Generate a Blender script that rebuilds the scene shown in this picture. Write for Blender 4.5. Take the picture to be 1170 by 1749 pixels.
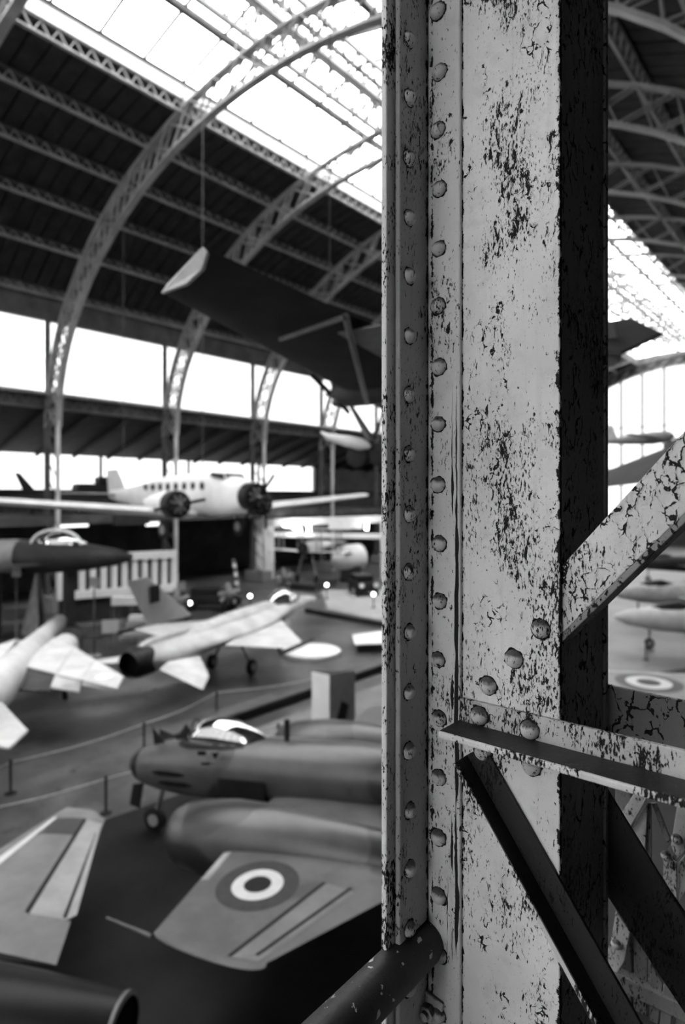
import bpy, bmesh, math, random
from mathutils import Vector, Matrix
from mathutils.bvhtree import BVHTree
random.seed(7)
for o in list(bpy.data.objects): bpy.data.objects.remove(o)
S = bpy.context.scene; C = S.collection

# ---------------------------------------------------------------- camera
FPX, CX, HY, EYE, SPAN = 1070.0, 585.0, 845.0, 8.5, 46.0
TH = math.atan(905 / FPX); sn, cs = math.sin(TH), math.cos(TH)
RIGHT = Vector((cs, sn, 0)); FWD = Vector((-sn, cs, 0)); UP = Vector((0, 0, 1))
cam = bpy.data.objects.new('camera', bpy.data.cameras.new('camera')); C.objects.link(cam)
cam.location = (0, 0, EYE); cam.rotation_euler = (math.pi / 2, 0, TH)
cd = cam.data; cd.sensor_fit = 'VERTICAL'; cd.sensor_height = 36; cd.lens = FPX / 1749 * 36
cd.shift_y = -29.5 / 1749; cd.clip_start = .05; cd.clip_end = 500
cd.dof.use_dof = True; cd.dof.focus_distance = 1.42; cd.dof.aperture_fstop = 2.0
S.camera = cam

# ---------------------------------------------------------------- sky, exposure
w = bpy.data.worlds.new('overcast_sky'); S.world = w; w.use_nodes = True
bg = w.node_tree.nodes['Background']; bg.inputs[0].default_value = (1, 1, 1, 1); bg.inputs[1].default_value = 7.6
S.view_settings.view_transform = 'Standard'; S.view_settings.look = 'None'; S.view_settings.gamma = 1
S.view_settings.use_curve_mapping = False; S.view_settings.exposure = 0.5
cy = S.cycles
cy.use_denoising = True; cy.max_bounces = 7; cy.diffuse_bounces = 5; cy.glossy_bounces = 3
cy.transmission_bounces = 4; cy.transparent_max_bounces = 12; cy.caustics_reflective = False; cy.caustics_refractive = False

# ---------------------------------------------------------------- pixel -> place
def ray(px, py):
    return RIGHT * ((px - CX) / FPX) + FWD + UP * ((HY - py) / FPX)
CAM = Vector((0, 0, EYE))
def onZ(px, py, z): r = ray(px, py); return CAM + r * ((z - EYE) / r.z)
def onX(px, py, x): r = ray(px, py); return CAM + r * (x / r.x)
def onY(px, py, y): r = ray(px, py); return CAM + r * (y / r.y)
def atD(px, py, d): return CAM + ray(px, py) * d
def onPl(px, py, p0, n): r = ray(px, py); return CAM + r * ((Vector(p0) - CAM).dot(n) / r.dot(n))

# ---------------------------------------------------------------- materials
class NT:
    def __init__(s, name):
        s.m = bpy.data.materials.new(name); s.m.use_nodes = True; s.t = s.m.node_tree
        s.b = s.t.nodes['Principled BSDF']
    def n(s, typ, **kw):
        nd = s.t.nodes.new(typ)
        for k, v in kw.items():
            if k.startswith('i_'): nd.inputs[k[2:].replace('_', ' ')].default_value = v
            else: setattr(nd, k, v)
        return nd
    def l(s, a, b): s.t.links.new(a, b)
    def math(s, op, a, b=None, clamp=False):
        nd = s.t.nodes.new('ShaderNodeMath'); nd.operation = op; nd.use_clamp = clamp
        for i, v in enumerate((a, b)):
            if v is None: continue
            if isinstance(v, (int, float)): nd.inputs[i].default_value = v
            else: s.l(v, nd.inputs[i])
        return nd.outputs[0]
    def step(s, v, lo, hi):
        nd = s.t.nodes.new('ShaderNodeMapRange'); nd.interpolation_type = 'SMOOTHSTEP'
        nd.inputs['From Min'].default_value = lo; nd.inputs['From Max'].default_value = hi
        s.l(v, nd.inputs['Value']); return nd.outputs[0]
    def noise(s, vec, scale, detail=4, rough=.55, dist=0):
        nd = s.t.nodes.new('ShaderNodeTexNoise'); nd.inputs['Scale'].default_value = scale
        nd.inputs['Detail'].default_value = detail; nd.inputs['Roughness'].default_value = rough
        nd.inputs['Distortion'].default_value = dist; s.l(vec, nd.inputs['Vector']); return nd.outputs['Fac']
    def mix(s, fac, a, b):
        nd = s.t.nodes.new('ShaderNodeMix'); nd.data_type = 'RGBA'
        for sock, v in ((nd.inputs[0], fac), (nd.inputs[6], a), (nd.inputs[7], b)):
            if isinstance(v, (int, float)): sock.default_value = v if sock is nd.inputs[0] else (v, v, v, 1)
            else: s.l(v, sock)
        return nd.outputs[2]
    def map(s, vec, scale=(1, 1, 1), loc=(0, 0, 0)):
        nd = s.t.nodes.new('ShaderNodeMapping'); nd.inputs['Scale'].default_value = scale
        nd.inputs['Location'].default_value = loc; s.l(vec, nd.inputs['Vector']); return nd.outputs[0]

MATS = {}
def grey(name, v, rough=.5, metal=0.0, var=.25, scale=1.5, spec=.14, v2=None, thr=None, emit=0):
    """plain grey surface with soft noise wear; v2/thr add a second camouflage tone"""
    if name in MATS: return MATS[name]
    t = NT(name); g = t.n('ShaderNodeNewGeometry').outputs['Position']
    nz = t.noise(g, scale, 6, .6)
    col = t.mix(t.step(nz, .3, .7), v * (1 - var), min(1, v * (1 + var)))
    if v2 is not None:
        big = t.noise(t.map(g, loc=(3.1, 1.7, 0)), .45, 2, .5)
        col = t.mix(t.step(big, thr, thr + .02), col, v2)
    t.l(col, t.b.inputs['Base Color'])
    t.b.inputs['Roughness'].default_value = rough; t.b.inputs['Metallic'].default_value = metal
    t.b.inputs['Specular IOR Level'].default_value = spec
    if emit:
        t.b.inputs['Emission Color'].default_value = (1, 1, 1, 1); t.b.inputs['Emission Strength'].default_value = emit
    MATS[name] = t.m; return t.m

def glass(name, tint=.95, gloss=.06, rough=.02):
    if name in MATS: return MATS[name]
    t = NT(name); t.t.nodes.remove(t.b); out = t.t.nodes['Material Output']
    tr = t.n('ShaderNodeBsdfTransparent'); tr.inputs[0].default_value = (tint, tint, tint, 1)
    gl = t.n('ShaderNodeBsdfGlossy'); gl.inputs['Roughness'].default_value = rough
    mx = t.n('ShaderNodeMixShader'); mx.inputs[0].default_value = gloss
    t.l(tr.outputs[0], mx.inputs[1]); t.l(gl.outputs[0], mx.inputs[2]); t.l(mx.outputs[0], out.inputs[0])
    MATS[name] = t.m; return t.m

# ---------------------------------------------------------------- mesh building
class MB:
    def __init__(s): s.v = []; s.f = []
    def add(s, vs, fs):
        k = len(s.v); s.v += [Vector(p) for p in vs]; s.f += [tuple(i + k for i in f) for f in fs]; return s
    def box(s, c, size, R=None):
        c = Vector(c); h = [x / 2 for x in size]; vs = []
        for dx in (-1, 1):
            for dy in (-1, 1):
                for dz in (-1, 1):
                    p = Vector((dx * h[0], dy * h[1], dz * h[2])); vs.append(c + (R @ p if R else p))
        return s.add(vs, [(0, 1, 3, 2), (4, 6, 7, 5), (0, 4, 5, 1), (2, 3, 7, 6), (0, 2, 6, 4), (1, 5, 7, 3)])
    def bar(s, p, q, w, h, up=(0, 0, 1)):
        p, q = Vector(p), Vector(q); d = (q - p).normalized(); up = Vector(up)
        if abs(d.dot(up)) > .99: up = Vector((1, 0, 0)) if abs(d.x) < .9 else Vector((0, 1, 0))
        sd = d.cross(up).normalized() * (w / 2); u = sd.cross(d).normalized() * (h / 2)
        vs = [p - sd - u, p + sd - u, p + sd + u, p - sd + u, q - sd - u, q + sd - u, q + sd + u, q - sd + u]
        return s.add(vs, [(0, 3, 2, 1), (4, 5, 6, 7), (0, 1, 5, 4), (1, 2, 6, 5), (2, 3, 7, 6), (3, 0, 4, 7)])
    def loft(s, rings, cap=True, closed=True):
        n = len(rings[0]); vs = [p for r in rings for p in r]; fs = []
        for i in range(len(rings) - 1):
            for j in range(n if closed else n - 1):
                k = (j + 1) % n; fs.append((i * n + j, i * n + k, (i + 1) * n + k, (i + 1) * n + j))
        if cap: fs.append(tuple(range(n))[::-1]); fs.append(tuple((len(rings) - 1) * n + j for j in range(n)))
        return s.add(vs, fs)
    def tube(s, pts, r, n=8, cap=True):
        pts = [Vector(p) for p in pts]; rings = []; rs = r if isinstance(r, (list, tuple)) else [r] * len(pts)
        d0 = (pts[1] - pts[0]).normalized(); a = d0.orthogonal().normalized()
        for i, p in enumerate(pts):
            d = (pts[min(i + 1, len(pts) - 1)] - pts[max(i - 1, 0)]).normalized()
            a = (a - d * a.dot(d)).normalized(); b = d.cross(a)
            rings.append([p + (a * math.cos(2 * math.pi * j / n) + b * math.sin(2 * math.pi * j / n)) * rs[i] for j in range(n)])
        return s.loft(rings, cap)
    def prism(s, poly, vec):
        vec = Vector(vec); a = [Vector(p) for p in poly]; return s.loft([a, [p + vec for p in a]])
    def dome(s, c, nrm, r, h=None, n=14, m=5):
        nrm = Vector(nrm).normalized(); a = nrm.orthogonal().normalized(); b = nrm.cross(a); h = h or r; c = Vector(c); rings = []
        for i in range(m):
            t = (math.pi / 2) * i / m
            rings.append([c + (a * math.cos(2 * math.pi * j / n) + b * math.sin(2 * math.pi * j / n)) * r * math.cos(t) + nrm * h * math.sin(t) for j in range(n)])
        rings.append([c + nrm * h + (a * math.cos(2 * math.pi * j / n) + b * math.sin(2 * math.pi * j / n)) * r * .02 for j in range(n)])
        return s.loft(rings)
    def ball(s, c, r, n=12, m=8, sc=(1, 1, 1)):
        c = Vector(c); rings = []
        for i in range(m + 1):
            t = -math.pi / 2 + math.pi * (i + .02) / (m + .04)
            rings.append([c + Vector((r * sc[0] * math.cos(t) * math.cos(2 * math.pi * j / n), r * sc[1] * math.cos(t) * math.sin(2 * math.pi * j / n), r * sc[2] * math.sin(t))) for j in range(n)])
        return s.loft(rings)
    def mesh(s, name, base=(0, 0, 0), smooth=None, m=None):
        b = Vector(base); me = bpy.data.meshes.new(name); me.from_pydata([p - b for p in s.v], [], s.f)
        bm = bmesh.new(); bm.from_mesh(me); bmesh.ops.recalc_face_normals(bm, faces=bm.faces); bm.to_mesh(me); bm.free()
        if smooth is not None:
            me.polygons.foreach_set('use_smooth', [True] * len(me.polygons)); me.set_sharp_from_angle(angle=math.radians(smooth))
        if m: me.materials.append(m)
        return me
    def build(s, name, m, parent=None, smooth=None, bevel=0):
        """vertices are world coordinates; the object sits at its parent's base (or the world origin)"""
        base = parent.get('_b') if parent is not None else None
        base = Vector(base) if base is not None else Vector((0, 0, 0))
        o = bpy.data.objects.new(name, s.mesh(name, base, smooth, m)); C.objects.link(o)
        if parent is not None: o.parent = parent; o['_b'] = base
        if bevel:
            md = o.modifiers.new('edge', 'BEVEL'); md.width = bevel; md.segments = 2; md.limit_method = 'ANGLE'
        return o

def empty(name, base, label=None, cat=None, group=None, kind=None):
    o = bpy.data.objects.new(name, None); C.objects.link(o); o.location = base; o['_b'] = Vector(base); o.empty_display_size = .1
    return tag(o, label, cat, group, kind)
def tag(o, label=None, cat=None, group=None, kind=None):
    for k, v in (('label', label), ('category', cat), ('group', group), ('kind', kind)):
        if v: o[k] = v
    return o
def single(mb, name, m, base, label, cat, group=None, smooth=None, kind=None, bevel=0):
    """a thing that is one mesh, its origin at its base"""
    o = bpy.data.objects.new(name, mb.mesh(name, base, smooth, m)); C.objects.link(o); o.location = base; o['_b'] = Vector(base)
    if bevel:
        md = o.modifiers.new('edge', 'BEVEL'); md.width = bevel; md.segments = 2; md.limit_method = 'ANGLE'
    return tag(o, label, cat, group, kind)
def inst(name, me, parent=None, loc=(0, 0, 0), rot=(0, 0, 0)):
    o = bpy.data.objects.new(name, me); C.objects.link(o); o.location = loc; o.rotation_euler = rot
    if parent is not None: o.parent = parent
    return o
# ================================================================ THE HALL
XC, HALF = -23.0, 23.0
BAY = 10.2; RIB0 = 11.4
RIBS = [RIB0 + BAY * i for i in range(11)]           # 11.4 .. 113.4
GAB = RIBS[-1] + .6; BACK = RIB0 - 3 * BAY           # far and near gable
AXM = [-23]
def inner(dx): return 13.5 + 16.2 * math.sqrt(max(0, 1 - (dx / 22.6) ** 2))
def outer(dx): return 13.5 + 17.7 * math.sqrt(max(0, 1 - (dx / 28.9) ** 2))
def deck(dx): return 13.5 + 18.3 * math.sqrt(max(0, 1 - (dx / 29.5) ** 2))
M_STEEL = grey('pale_painted_steel', .25, .55, 0, .25, .7)
M_STEEL_DK = grey('grimy_steel', .075, .6, 0, .3, .8)
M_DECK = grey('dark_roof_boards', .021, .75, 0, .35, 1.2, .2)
M_GLASS = glass('skylight_glass', .97, .03)
M_GLASS2 = glass('dimmed_window_glass', .19, .02)  # dark tint added to weaken side light from the windows
M_GLASS3 = glass('dimmed_gable_glass', .18, .02)  # dark tint added to cut daylight from the end behind the viewer
M_WALL = grey('grey_plaster', .22, .8, 0, .2, .5, .2)
M_WALL_DK = grey('dark_wall', .045, .8, 0, .3, .5, .2)
M_WHITE = grey('white_paint', .75, .5, 0, .08, 1)
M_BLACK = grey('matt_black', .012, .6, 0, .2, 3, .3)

# floor: dusty dark concrete, slightly polished
t = NT('concrete_floor'); g = t.n('ShaderNodeNewGeometry').outputs['Position']
a = t.noise(g, .35, 8, .62); b_ = t.noise(g, 2.2, 6, .6)
col = t.mix(t.step(a, .35, .68), .045, .14); col = t.mix(t.step(b_, .56, .70), col, .028)
t.l(col, t.b.inputs['Base Color'])
rr = t.n('ShaderNodeMapRange'); t.l(a, rr.inputs[0]); rr.inputs[3].default_value = .30; rr.inputs[4].default_value = .5
t.l(rr.outputs[0], t.b.inputs['Roughness']); t.b.inputs['Specular IOR Level'].default_value = .5
M_FLOOR = t.m
tag(MB().box((XC, (GAB + BACK) / 2, -.15), (72, GAB - BACK, .3)).build('floor', M_FLOOR), 'polished grey concrete floor of the exhibition hall', 'floor', kind='structure')

# darker floor zone under the aircraft that stand next to the gallery
M_FLOOR_DK = grey('dark_floor_zone', .012, .55, 0, .35, .9, .12)
cp = [onZ(*q, 0) for q in ((-420, 1640), (-90, 1478), (181, 1400), (475, 1300), (760, 1205), (1180, 1140))] + [Vector((-.5, 40, 0)), Vector((-.5, -4, 0)), Vector((-9, -6, 0))]
tag(MB().prism(cp, (0, 0, .006)).build('floor_zone', M_FLOOR_DK), 'dark floor area below the gallery bounded by the rope barrier', 'floor', kind='structure')

# ---- arched lattice ribs
def sweep_chord(fn, dx0, dx1, n, wid, thk):
    mb = MB(); rings = []
    for i in range(n + 1):
        dx = dx0 + (dx1 - dx0) * i / n
        e = .01; tx = Vector((2 * e, 0, fn(min(dx + e, 28)) - fn(max(dx - e, -28)))).normalized()
        nr = Vector((-tx.z, 0, tx.x)); p = Vector((XC + dx, 0, fn(dx)))
        rings.append([p + Vector((0, sy * wid / 2, 0)) + nr * sz * thk / 2 for sy, sz in ((-1, -1), (1, -1), (1, 1), (-1, 1))])
    return mb.loft(rings)
def chord_nodes(n):
    out = []
    for i in range(n + 1):
        ph = math.pi * i / n; dx = -22.55 * math.cos(ph); z = 13.5 + 16.2 * math.sin(ph)
        nr = Vector((-math.cos(ph) / 22.55, 0, math.sin(ph) / 16.2)).normalized() * 1.75
        out.append((dx, z, dx + nr.x, z + nr.z))
    return out
ND = chord_nodes(34)
def poly_chord(which, wid, thk):
    rings = []; pts = [Vector((XC + (q[0] if which == 0 else q[2]), 0, q[1] if which == 0 else q[3])) for q in ND]
    for i, p in enumerate(pts):
        tx = (pts[min(i + 1, len(pts) - 1)] - pts[max(i - 1, 0)]).normalized(); nr = Vector((-tx.z, 0, tx.x))
        rings.append([p + Vector((0, sy * wid / 2, 0)) + nr * sz * thk / 2 for sy, sz in ((-1, -1), (1, -1), (1, 1), (-1, 1))])
    return MB().loft(rings)
me_in = poly_chord(0, .46, .16).mesh('inner_chord', smooth=30, m=M_STEEL)
me_out = poly_chord(1, .46, .14).mesh('outer_chord', smooth=30, m=M_STEEL)
me_brace = []
for i in range(len(ND) - 1):
    a, b_ = ND[i], ND[i + 1]
    pairs = [((a[0], a[1]), (b_[2], b_[3])), ((a[2], a[3]), (b_[0], b_[1]))]
    for p, q in pairs:
        mb = MB()
        for sy in (-.17, .17): mb.bar((XC + p[0], sy, p[1]), (XC + q[0], sy, q[1]), .05, .13, (0, 1, 0))
        me_brace.append(mb.mesh('brace', m=M_STEEL))
for k, y in enumerate(RIBS):
    r = empty('roof_rib', (0, y, 0), 'arched lattice steel rib spanning the hall roof', 'roof rib', 'arched roof ribs', 'structure')
    inst('inner_chord', me_in, r); inst('outer_chord', me_out, r)
    for me in me_brace: inst('brace', me, r)

# ---- columns under the ribs on the far side (inner bright post, outer dark post, lacing)
mbi = MB().tube([(-45.6, 0, 0), (-45.6, 0, 14)], .17, 10).mesh('front_post', smooth=40, m=grey('light_post_paint', .5, .5, 0, .15, 1))
mbo = MB().box((-47.3, 0, 11.4), (.34, .34, 22.8)).mesh('rear_post', m=M_STEEL_DK)
lac = []
for i in range(10):
    z = .6 + i * 1.3
    lac.append(MB().bar((-45.6, 0, z), (-47.3, 0, z + 1.3), .06, .1, (0, 1, 0)).mesh('lacing_bar', m=M_STEEL_DK))
me_plinth = MB().box((-46.4, 0, .5), (2.6, 1.2, 1.0)).mesh('plinth', m=M_WALL)
for y in RIBS:
    c = empty('hall_column', (0, y, 0), 'tall paired steel column carrying a roof rib along the far wall', 'column', 'far side hall columns', 'structure')
    inst('front_post', mbi, c); inst('rear_post', mbo, c); inst('plinth', me_plinth, c)
    for me in lac: inst('lacing_bar', me, c)

# ---- purlins, roof boards
PDX = [7.3, 10.9, 14.4, 17.8, 21.0, 24.2]
PITCH = BAY / 12
me_pt = MB().box((0, BAY / 2, 0), (.22, BAY, .08)).mesh('top_chord', m=M_STEEL_DK)
me_pb = MB().box((0, BAY / 2, -.75), (.2, BAY, .09)).mesh('bottom_chord', m=M_STEEL)
me_w1 = MB().bar((0, 0, -.75), (0, PITCH / 2, 0), .05, .09, (1, 0, 0)).mesh('web_bar', m=M_STEEL)
me_w2 = MB().bar((0, PITCH / 2, 0), (0, PITCH, -.75), .05, .09, (1, 0, 0)).mesh('web_bar', m=M_STEEL)
mbw = MB()
for i in range(12):
    mbw.bar((0, i * PITCH, -.75), (0, (i + .5) * PITCH, 0), .05, .09, (1, 0, 0)); mbw.bar((0, (i + .5) * PITCH, 0), (0, (i + 1) * PITCH, -.75), .05, .09, (1, 0, 0))
me_wall = mbw.mesh('web_bars', m=M_STEEL)
def slope_at(dx): return math.atan2(deck(dx + .01) - deck(dx - .01), .02)
BAYS = [BACK + BAY * i for i in range(13)]
for side in (-1, 1):
    for j, dx in enumerate(PDX):
        x = side * dx; ang = slope_at(x)
        for y in BAYS:
            if y < 0 and side > 0: continue
            p = empty('purlin', (XC + x, y, deck(x) - .12), 'zigzag lattice purlin under the dark roof boards', 'purlin', 'roof purlins', 'structure')
            p.rotation_euler = (0, -ang, 0)
            inst('top_chord', me_pt, p); inst('bottom_chord', me_pb, p)
            if side < 0 and 0 < y < 45 and j < 5:
                for i in range(12):
                    inst('web_bar', me_w1, p, (0, i * PITCH, 0)); inst('web_bar', me_w2, p, (0, i * PITCH, 0))
            else:
                o = inst('web_bars', me_wall, p); o['kind'] = 'stuff'
# boarded roof: a skin with separate boards hung below it
ceil = empty('ceiling', (0, 0, 0), 'dark boarded vault of the hall roof beside the skylight', 'ceiling', kind='structure')
mb = MB()
for side in (-1, 1):
    for j in range(5):
        for k_ in range(3):
            d0 = PDX[j] + (PDX[j + 1] - PDX[j]) * k_ / 3; d1 = PDX[j] + (PDX[j + 1] - PDX[j]) * (k_ + 1) / 3
            p = Vector((XC + side * d0, 0, deck(d0) + .12)); q = Vector((XC + side * d1, 0, deck(d1) + .12))
            mb.add([p + Vector((0, BACK, 0)), q + Vector((0, BACK, 0)), q + Vector((0, GAB, 0)), p + Vector((0, GAB, 0)),
                    p + Vector((0, BACK, .1)), q + Vector((0, BACK, .1)), q + Vector((0, GAB, .1)), p + Vector((0, GAB, .1))],
                   [(0, 1, 2, 3), (7, 6, 5, 4), (0, 4, 5, 1), (1, 5, 6, 2), (2, 6, 7, 3), (3, 7, 4, 0)])
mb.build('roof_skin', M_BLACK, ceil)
me_b = {}
for side in (-1, 1):
    for j in range(5):
        d0, d1 = PDX[j] + .05, PDX[j + 1] - .05; p = Vector((side * d0, 0, deck(d0))); q = Vector((side * d1, 0, deck(d1)))
        mid = (p + q) / 2; L = (q - p).length; ang = math.atan2((q - p).z, (q - p).x)
        wdt = BAY / 10 - .13
        me = MB().box((0, 0, 0), (L, wdt, .09)).mesh('roof_board', m=M_DECK)
        joined = MB()
        for bi, y in enumerate(BAYS):
            for k_ in range(10):
                yy = y + (k_ + .5) * BAY / 10
                if side < 0 and 3 <= bi <= 7:
                    o = inst('roof_board', me, ceil, (XC + mid.x, yy, mid.z), (0, -ang, 0))
                else:
                    joined.box((XC + mid.x, yy, mid.z), (L, wdt, .07), Matrix.Rotation(-ang, 3, 'Y'))
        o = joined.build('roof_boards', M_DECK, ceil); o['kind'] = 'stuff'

# ---- skylight
sky = empty('window_1', (0, 0, 0), 'long bright glazed skylight along the ridge of the hall', 'skylight', kind='structure')
RZ, KZ = 34.0, 32.1
for side in (-1, 1):
    x0 = XC + side * 7.3
    MB().box((x0, (GAB + BACK) / 2, (31.35 + KZ) / 2), (.08, GAB - BACK, KZ - 31.35 + .1)).build('kerb_board', M_WHITE, sky)
    MB().box((x0 - side * .05, (GAB + BACK) / 2, KZ + .05), (.3, GAB - BACK, .1)).build('kerb_rail', M_STEEL_DK, sky)
    mx, mz = XC + side * 3.6, KZ + (RZ - KZ) * (7.3 - 3.6) / 7.3
    MB().bar((mx, BACK, mz), (mx, GAB, mz), .34, .3).build('glazing_purlin', M_STEEL_DK, sky)
    ang = math.atan2(RZ - KZ, -side * 7.3) if side > 0 else math.atan2(RZ - KZ, 7.3)
    p0, p1, p2 = Vector((x0, 0, KZ + .1)), Vector((mx, 0, mz + .1)), Vector((XC, 0, RZ + .1))
    me_bar = MB().bar(p0, p2, .17, .12, (0, 1, 0)).mesh('glazing_bar', m=M_STEEL_DK)
    W4 = BAY / 4
    me_p = [MB().add([a + Vector((0, .03, .03)), b_ + Vector((0, .03, .03)), b_ + Vector((0, W4 - .03, .03)), a + Vector((0, W4 - .03, .03))], [(0, 1, 2, 3)]).mesh('pane', m=M_GLASS) for a, b_ in ((p0, p1), (p1, p2))]
    for i in range(4 * 13):
        y = BACK + i * W4
        inst('glazing_bar', me_bar, sky, (0, y, 0))
        for me in me_p: inst('pane', me, sky, (0, y, 0))
rg = MB(); rg.bar((XC - .5, BACK, RZ), (XC - .5, GAB, RZ), .2, .25); rg.bar((XC + .5, BACK, RZ), (XC + .5, GAB, RZ), .2, .25)
rg.build('ridge_beam', M_STEEL_DK, sky)
# lattice girders hanging below the ridge and mid purlins
for xg, z1, z0 in ((XC - 1.0, 33.4, 31.6), (XC + 1.0, 33.4, 31.6)):
    gd = empty('ridge_girder', (xg, 0, 0), 'lattice girder running below the skylight ridge', 'girder', 'girders below the skylight', 'structure')
    MB().bar((xg, BACK, z1), (xg, GAB, z1), .22, .22).build('top_chord', M_STEEL, gd)
    MB().bar((xg, BACK, z0), (xg, GAB, z0), .22, .22).build('bottom_chord', M_STEEL, gd)
    mb = MB(); n = 96
    for i in range(n):
        ya, yb = BACK + (GAB - BACK) * i / n, BACK + (GAB - BACK) * (i + 1) / n
        mb.bar((xg, ya, z0), (xg, (ya + yb) / 2, z1), .1, .12, (1, 0, 0)); mb.bar((xg, (ya + yb) / 2, z1), (xg, yb, z0), .1, .12, (1, 0, 0))
    o = mb.build('web_bars', M_STEEL_DK, gd); o['kind'] = 'stuff'
for i, y in enumerate(RIBS):                          # uprights that carry the skylight off each rib
    mb = MB()
    for side in (-1, 1):
        mb.bar((XC + side * 7.3, y, outer(7.3)), (XC + side * 7.3, y, KZ), .12, .3); mb.bar((XC + side * 1.0, y, outer(1)), (XC + side * 1.0, y, 33.4), .1, .14)
        mb.bar((XC + side * 1.0, y, 33.4), (XC + side * 4, y, outer(4)), .08, .12)
    tag(mb.build('skylight_upright', M_STEEL), 'short steel uprights joining a roof rib to the skylight', 'upright', 'skylight uprights', 'structure')

# ---- far long wall: clerestory, sill girder, aisle roof, lower windows, gallery
XW = -47.3
wl = empty('wall_left', (0, 0, 0), 'far long wall of the hall with dark lower parts', 'wall', kind='structure')
def yspan(mb, x, z, wx, wz, y0=BACK, y1=GAB): return mb.box((x, (y0 + y1) / 2, z), (wx, y1 - y0, wz))
yspan(MB(), XW - .1, 22.9, .5, 2.7).build('eave_beam', M_STEEL_DK, wl)
yspan(MB(), XW + .3, 16.05, .5, .22).build('sill_rail', M_STEEL, wl)
yspan(MB(), XW + .3, 15.0, .4, .16).build('sill_lower_rail', M_STEEL_DK, wl)
mb = MB(); n = 150
for i in range(n):
    ya, yb = BACK + (GAB - BACK) * i / n, BACK + (GAB - BACK) * (i + 1) / n
    mb.bar((XW + .4, ya, 15.05), (XW + .4, (ya + yb) / 2, 16), .05, .08, (1, 0, 0)); mb.bar((XW + .4, (ya + yb) / 2, 16), (XW + .4, yb, 15.05), .05, .08, (1, 0, 0))
o = mb.build('sill_lattice', M_STEEL_DK, wl); o['kind'] = 'stuff'
yspan(MB(), XW, 15.5, .12, 1.2).build('sill_board', M_WALL_DK, wl)
XO = -57.0
mb = MB(); p, q = Vector((XW + .1, 0, 15.0)), Vector((XO, 0, 12.25))
mb.bar((p + q) / 2 + Vector((0, BACK, 0)), (p + q) / 2 + Vector((0, GAB, 0)), (q - p).length, .15, (-2.75, 0, 9.7))
mb.build('aisle_roof', M_DECK, wl)
for i in range(40):                                     # aisle rafters
    y = BACK + i * BAY / 3
    MB().bar(p + Vector((0, y, -.25)), q + Vector((0, y, -.25)), .12, .3).build('aisle_rafter', M_WALL_DK, wl)
YE = onX(537, 820, XO).y                                # lower windows end here, plain wall beyond
yspan(MB(), XO - .2, 4.45, .4, 8.9).build('aisle_wall', M_WALL_DK, wl)
yspan(MB(), XO - .2, 10.6, .4, 3.5, YE, GAB).build('aisle_wall_end', M_WALL, wl)
yspan(MB(), XO, 8.92, .5, .14).build('window_sill', M_STEEL_DK, wl)
lowwin = empty('window_2', (0, 0, 0), 'row of low bright windows along the far aisle', 'window', kind='structure')
me_mul = MB().box((XO, 0, 10.6), (.22, .26, 3.4)).mesh('mullion', m=M_STEEL_DK)
YL = [BACK + BAY * i * .5 for i in range(27)]; y_ref = onX(172, 800, XO).y
for i in range(-9, 20):
    y = y_ref + i * BAY
    if BACK < y < YE: inst('mullion', me_mul, lowwin, (0, y, 0))
    if BACK < y < YE:
        y1 = min(y + BAY, YE)
        MB().add([(XO, y, 8.9), (XO, y1, 8.9), (XO, y1, 12.3), (XO, y, 12.3)], [(0, 1, 2, 3)]).build('pane', M_GLASS2, lowwin)
cler = empty('window_3', (0, 0, 0), 'tall bright clerestory windows below the far eave', 'window', kind='structure')
me_pn = MB().add([(XW - .15, .2, 16.1), (XW - .15, BAY - .2, 16.1), (XW - .15, BAY - .2, 21.6), (XW - .15, .2, 21.6)], [(0, 1, 2, 3)]).mesh('pane', m=M_GLASS2)
for y in BAYS: inst('pane', me_pn, cler, (0, y, 0))
# far gallery
mb = MB(); mb.box((-51.6, (GAB + BACK) / 2, 6.75), (10.8, GAB - BACK, .3)); mb.build('gallery_slab', M_WALL_DK, wl)
yspan(MB(), -46.2, 6.6, .25, .7).build('gallery_fascia', M_STEEL_DK, wl)
yspan(MB(), -46.2, 7.95, .06, .06).build('gallery_handrail', M_STEEL_DK, wl)
mb = MB()
for i in range(260):
    y = BACK + (GAB - BACK) * i / 260; mb.box((-46.2, y, 7.4), (.03, .03, 1.1))
o = mb.build('gallery_balusters', M_STEEL_DK, wl); o['kind'] = 'stuff'

# ---- gables: glazed wall with mullions, arch shaped top
def gable(y, name, label, glass_m):
    gw = empty(name, (0, y, 0), label, 'window', kind='structure')
    for i in range(-6, 7):
        dx = i * 3.4; top = inner(dx) + .3
        MB().box((XC + dx, y, (top + 3) / 2), (.36, .3, top - 3 + .1 + 3)).build('mullion', M_STEEL_DK, gw)
        if i < 6:
            a0, a1 = dx, dx + 3.4
            for z0, z1 in ((4.5, 13.0), (13.0, None)):
                t0, t1 = (inner(a0), inner(a1)) if z1 is None else (z1, z1)
                MB().add([(XC + a0 + .1, y, z0), (XC + a1 - .1, y, z0), (XC + a1 - .1, y, t1), (XC + a0 + .1, y, t0)], [(0, 1, 2, 3)]).build('pane', glass_m, gw)
    for z in (4.4, 13.0, 20.0):
        hw = 22.6 * math.sqrt(max(0, 1 - ((z - 13.5) / 16.2) ** 2)) if z > 13.5 else 22.6
        MB().box((XC, y, z), (2 * hw, .16, .16)).build('transom', M_STEEL, gw)
    return gw
gable(GAB, 'window_4', 'tall glazed end wall under the far arch', M_GLASS2)
gable(BACK, 'window_5', 'tall glazed end wall behind the viewer', M_GLASS3)
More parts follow.
